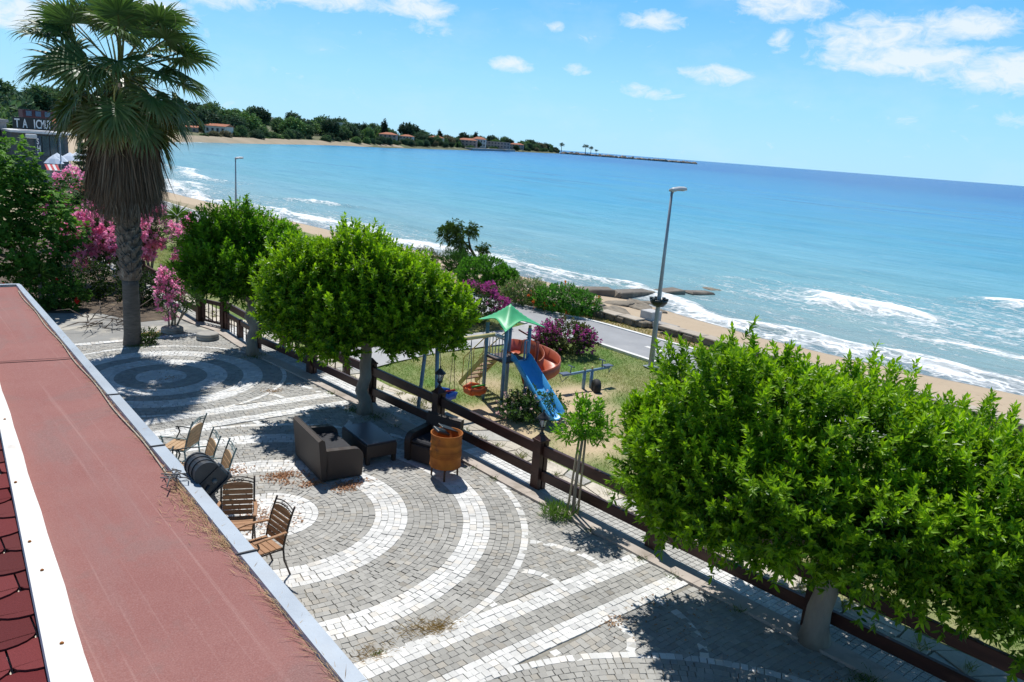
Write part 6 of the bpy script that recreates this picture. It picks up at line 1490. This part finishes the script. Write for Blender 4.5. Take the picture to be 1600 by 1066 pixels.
for x, y, w, lab in ((13.5, 73.5, .8, 'pale parasol nearest the restaurant front'), (14.8, 75.5, .9, 'pale parasol left of the pole on the beach terrace'), (16.2, 79, 1.0, 'pale parasol farther along the beach terrace'), (17.8, 83, 1.1, 'pale parasol glimpsed behind the palm fronds'), (12.6, 70, .7, 'low pale parasol beside the red awning')): parasol((x, y, .0), w, lab)
mb = MB(); mb.box((15.6, 76, .55), (3.2, 12, .2)); mb.box((15.6, 70.2, .3), (3.2, .2, 1.1)); tag(mb.build('beach_terrace', whitew), 'white timber terrace in front of the restaurant', 'terrace')
t = thing('kiosk', 'small kiosk with a red and white awning below the restaurant', 'kiosk', (11.6, 65, 0))
mb = MB(); mb.box((11.75, 65.2, .95), (.8, 1.3, 1.9)); mb.build('wall', surf('kiosk_grey', (.24, .25, .28), rough=.6, bump=0), t, True)
redc = surf('red_canvas', (.55, .05, .06), rough=.8, bump=0)
for k in range(5): mb = MB(); mb.add([(11.1+.16*k, 64.1, 1.95), (11.26+.16*k, 64.1, 1.95), (11.26+.16*k, 65.0, 2.3), (11.1+.16*k, 65.0, 2.3)], [(0, 1, 2, 3)]); mb.build('awning', redc if k % 2 == 0 else whitew, t, True)
mb = MB(); mb.add([(9.2, 46.6, 2.0), (10.3, 46.9, 1.95), (10.2, 48.4, 2.4), (9.2, 48.2, 2.4)], [(0, 1, 2, 3)])
for p in ((9.25, 46.65), (10.25, 46.95)): mb.tube([(*p, -.05), (*p, 1.97)], .03, 6)
tag(mb.build('red_awning', redc), 'small red canvas roof behind the oleanders', 'awning')
mb = MB(); mb.tube([(13.05, 69.8, -.1), (13.05, 69.8, 4.1)], .045, 8); mb.box((13.05, 69.8, 4.15), (.25, .25, .1)); tag(mb.build('utility_pole', galv), 'thin grey pole beside the road near the restaurant', 'pole')
house('house', 'grey roofed house left of the restaurant sign', (9.0, 86, 0), R(5), 4.5, 6, 4.7, 'flat', surf('grey_wall', (.33, .34, .35), bump=0), 3, 2)
house('house', 'brownish house half hidden between the restaurant and the palm', (18.2, 112, 0), R(-10), 7, 7, 4.6, 'hip', wallp, 4, 2)
r = np.random.default_rng(602)
for s in np.arange(cum[1]+4, cum[4]-30, 11):
    if r.uniform() < .75: x, y, z = hpt(s+r.normal()*3, r.uniform(5, 13)); far_tree(r.choice(['bright', 'broad', 'tawny']), x, y, z-.4, r.uniform(1.6, 3.2), 1.8, 'low round bush at the back of the far beach', 'bushes along the far beach')
r = np.random.default_rng(601)
for k in range(26):
    x = r.uniform(2, 19); y = 98+x*.9+r.uniform(0, 45); h = r.uniform(3.6, 6.4)
    far_tree(r.choice(['broad', 'dark', 'bright', 'palm'], p=[.45, .25, .2, .1]), x, y, 0, h, 1.1, 'leafy tree in the row behind the restaurant at the left', 'trees behind the restaurant')
far_tree('dark', 15.2, 106, 0, 7.2, 1.0, 'dark rounded tree standing highest behind the restaurant', 'trees behind the restaurant')
far_tree('broad', 11.5, 93, 0, 6.6, 1.0, 'green tree at the extreme left edge above the fig', 'trees behind the restaurant')
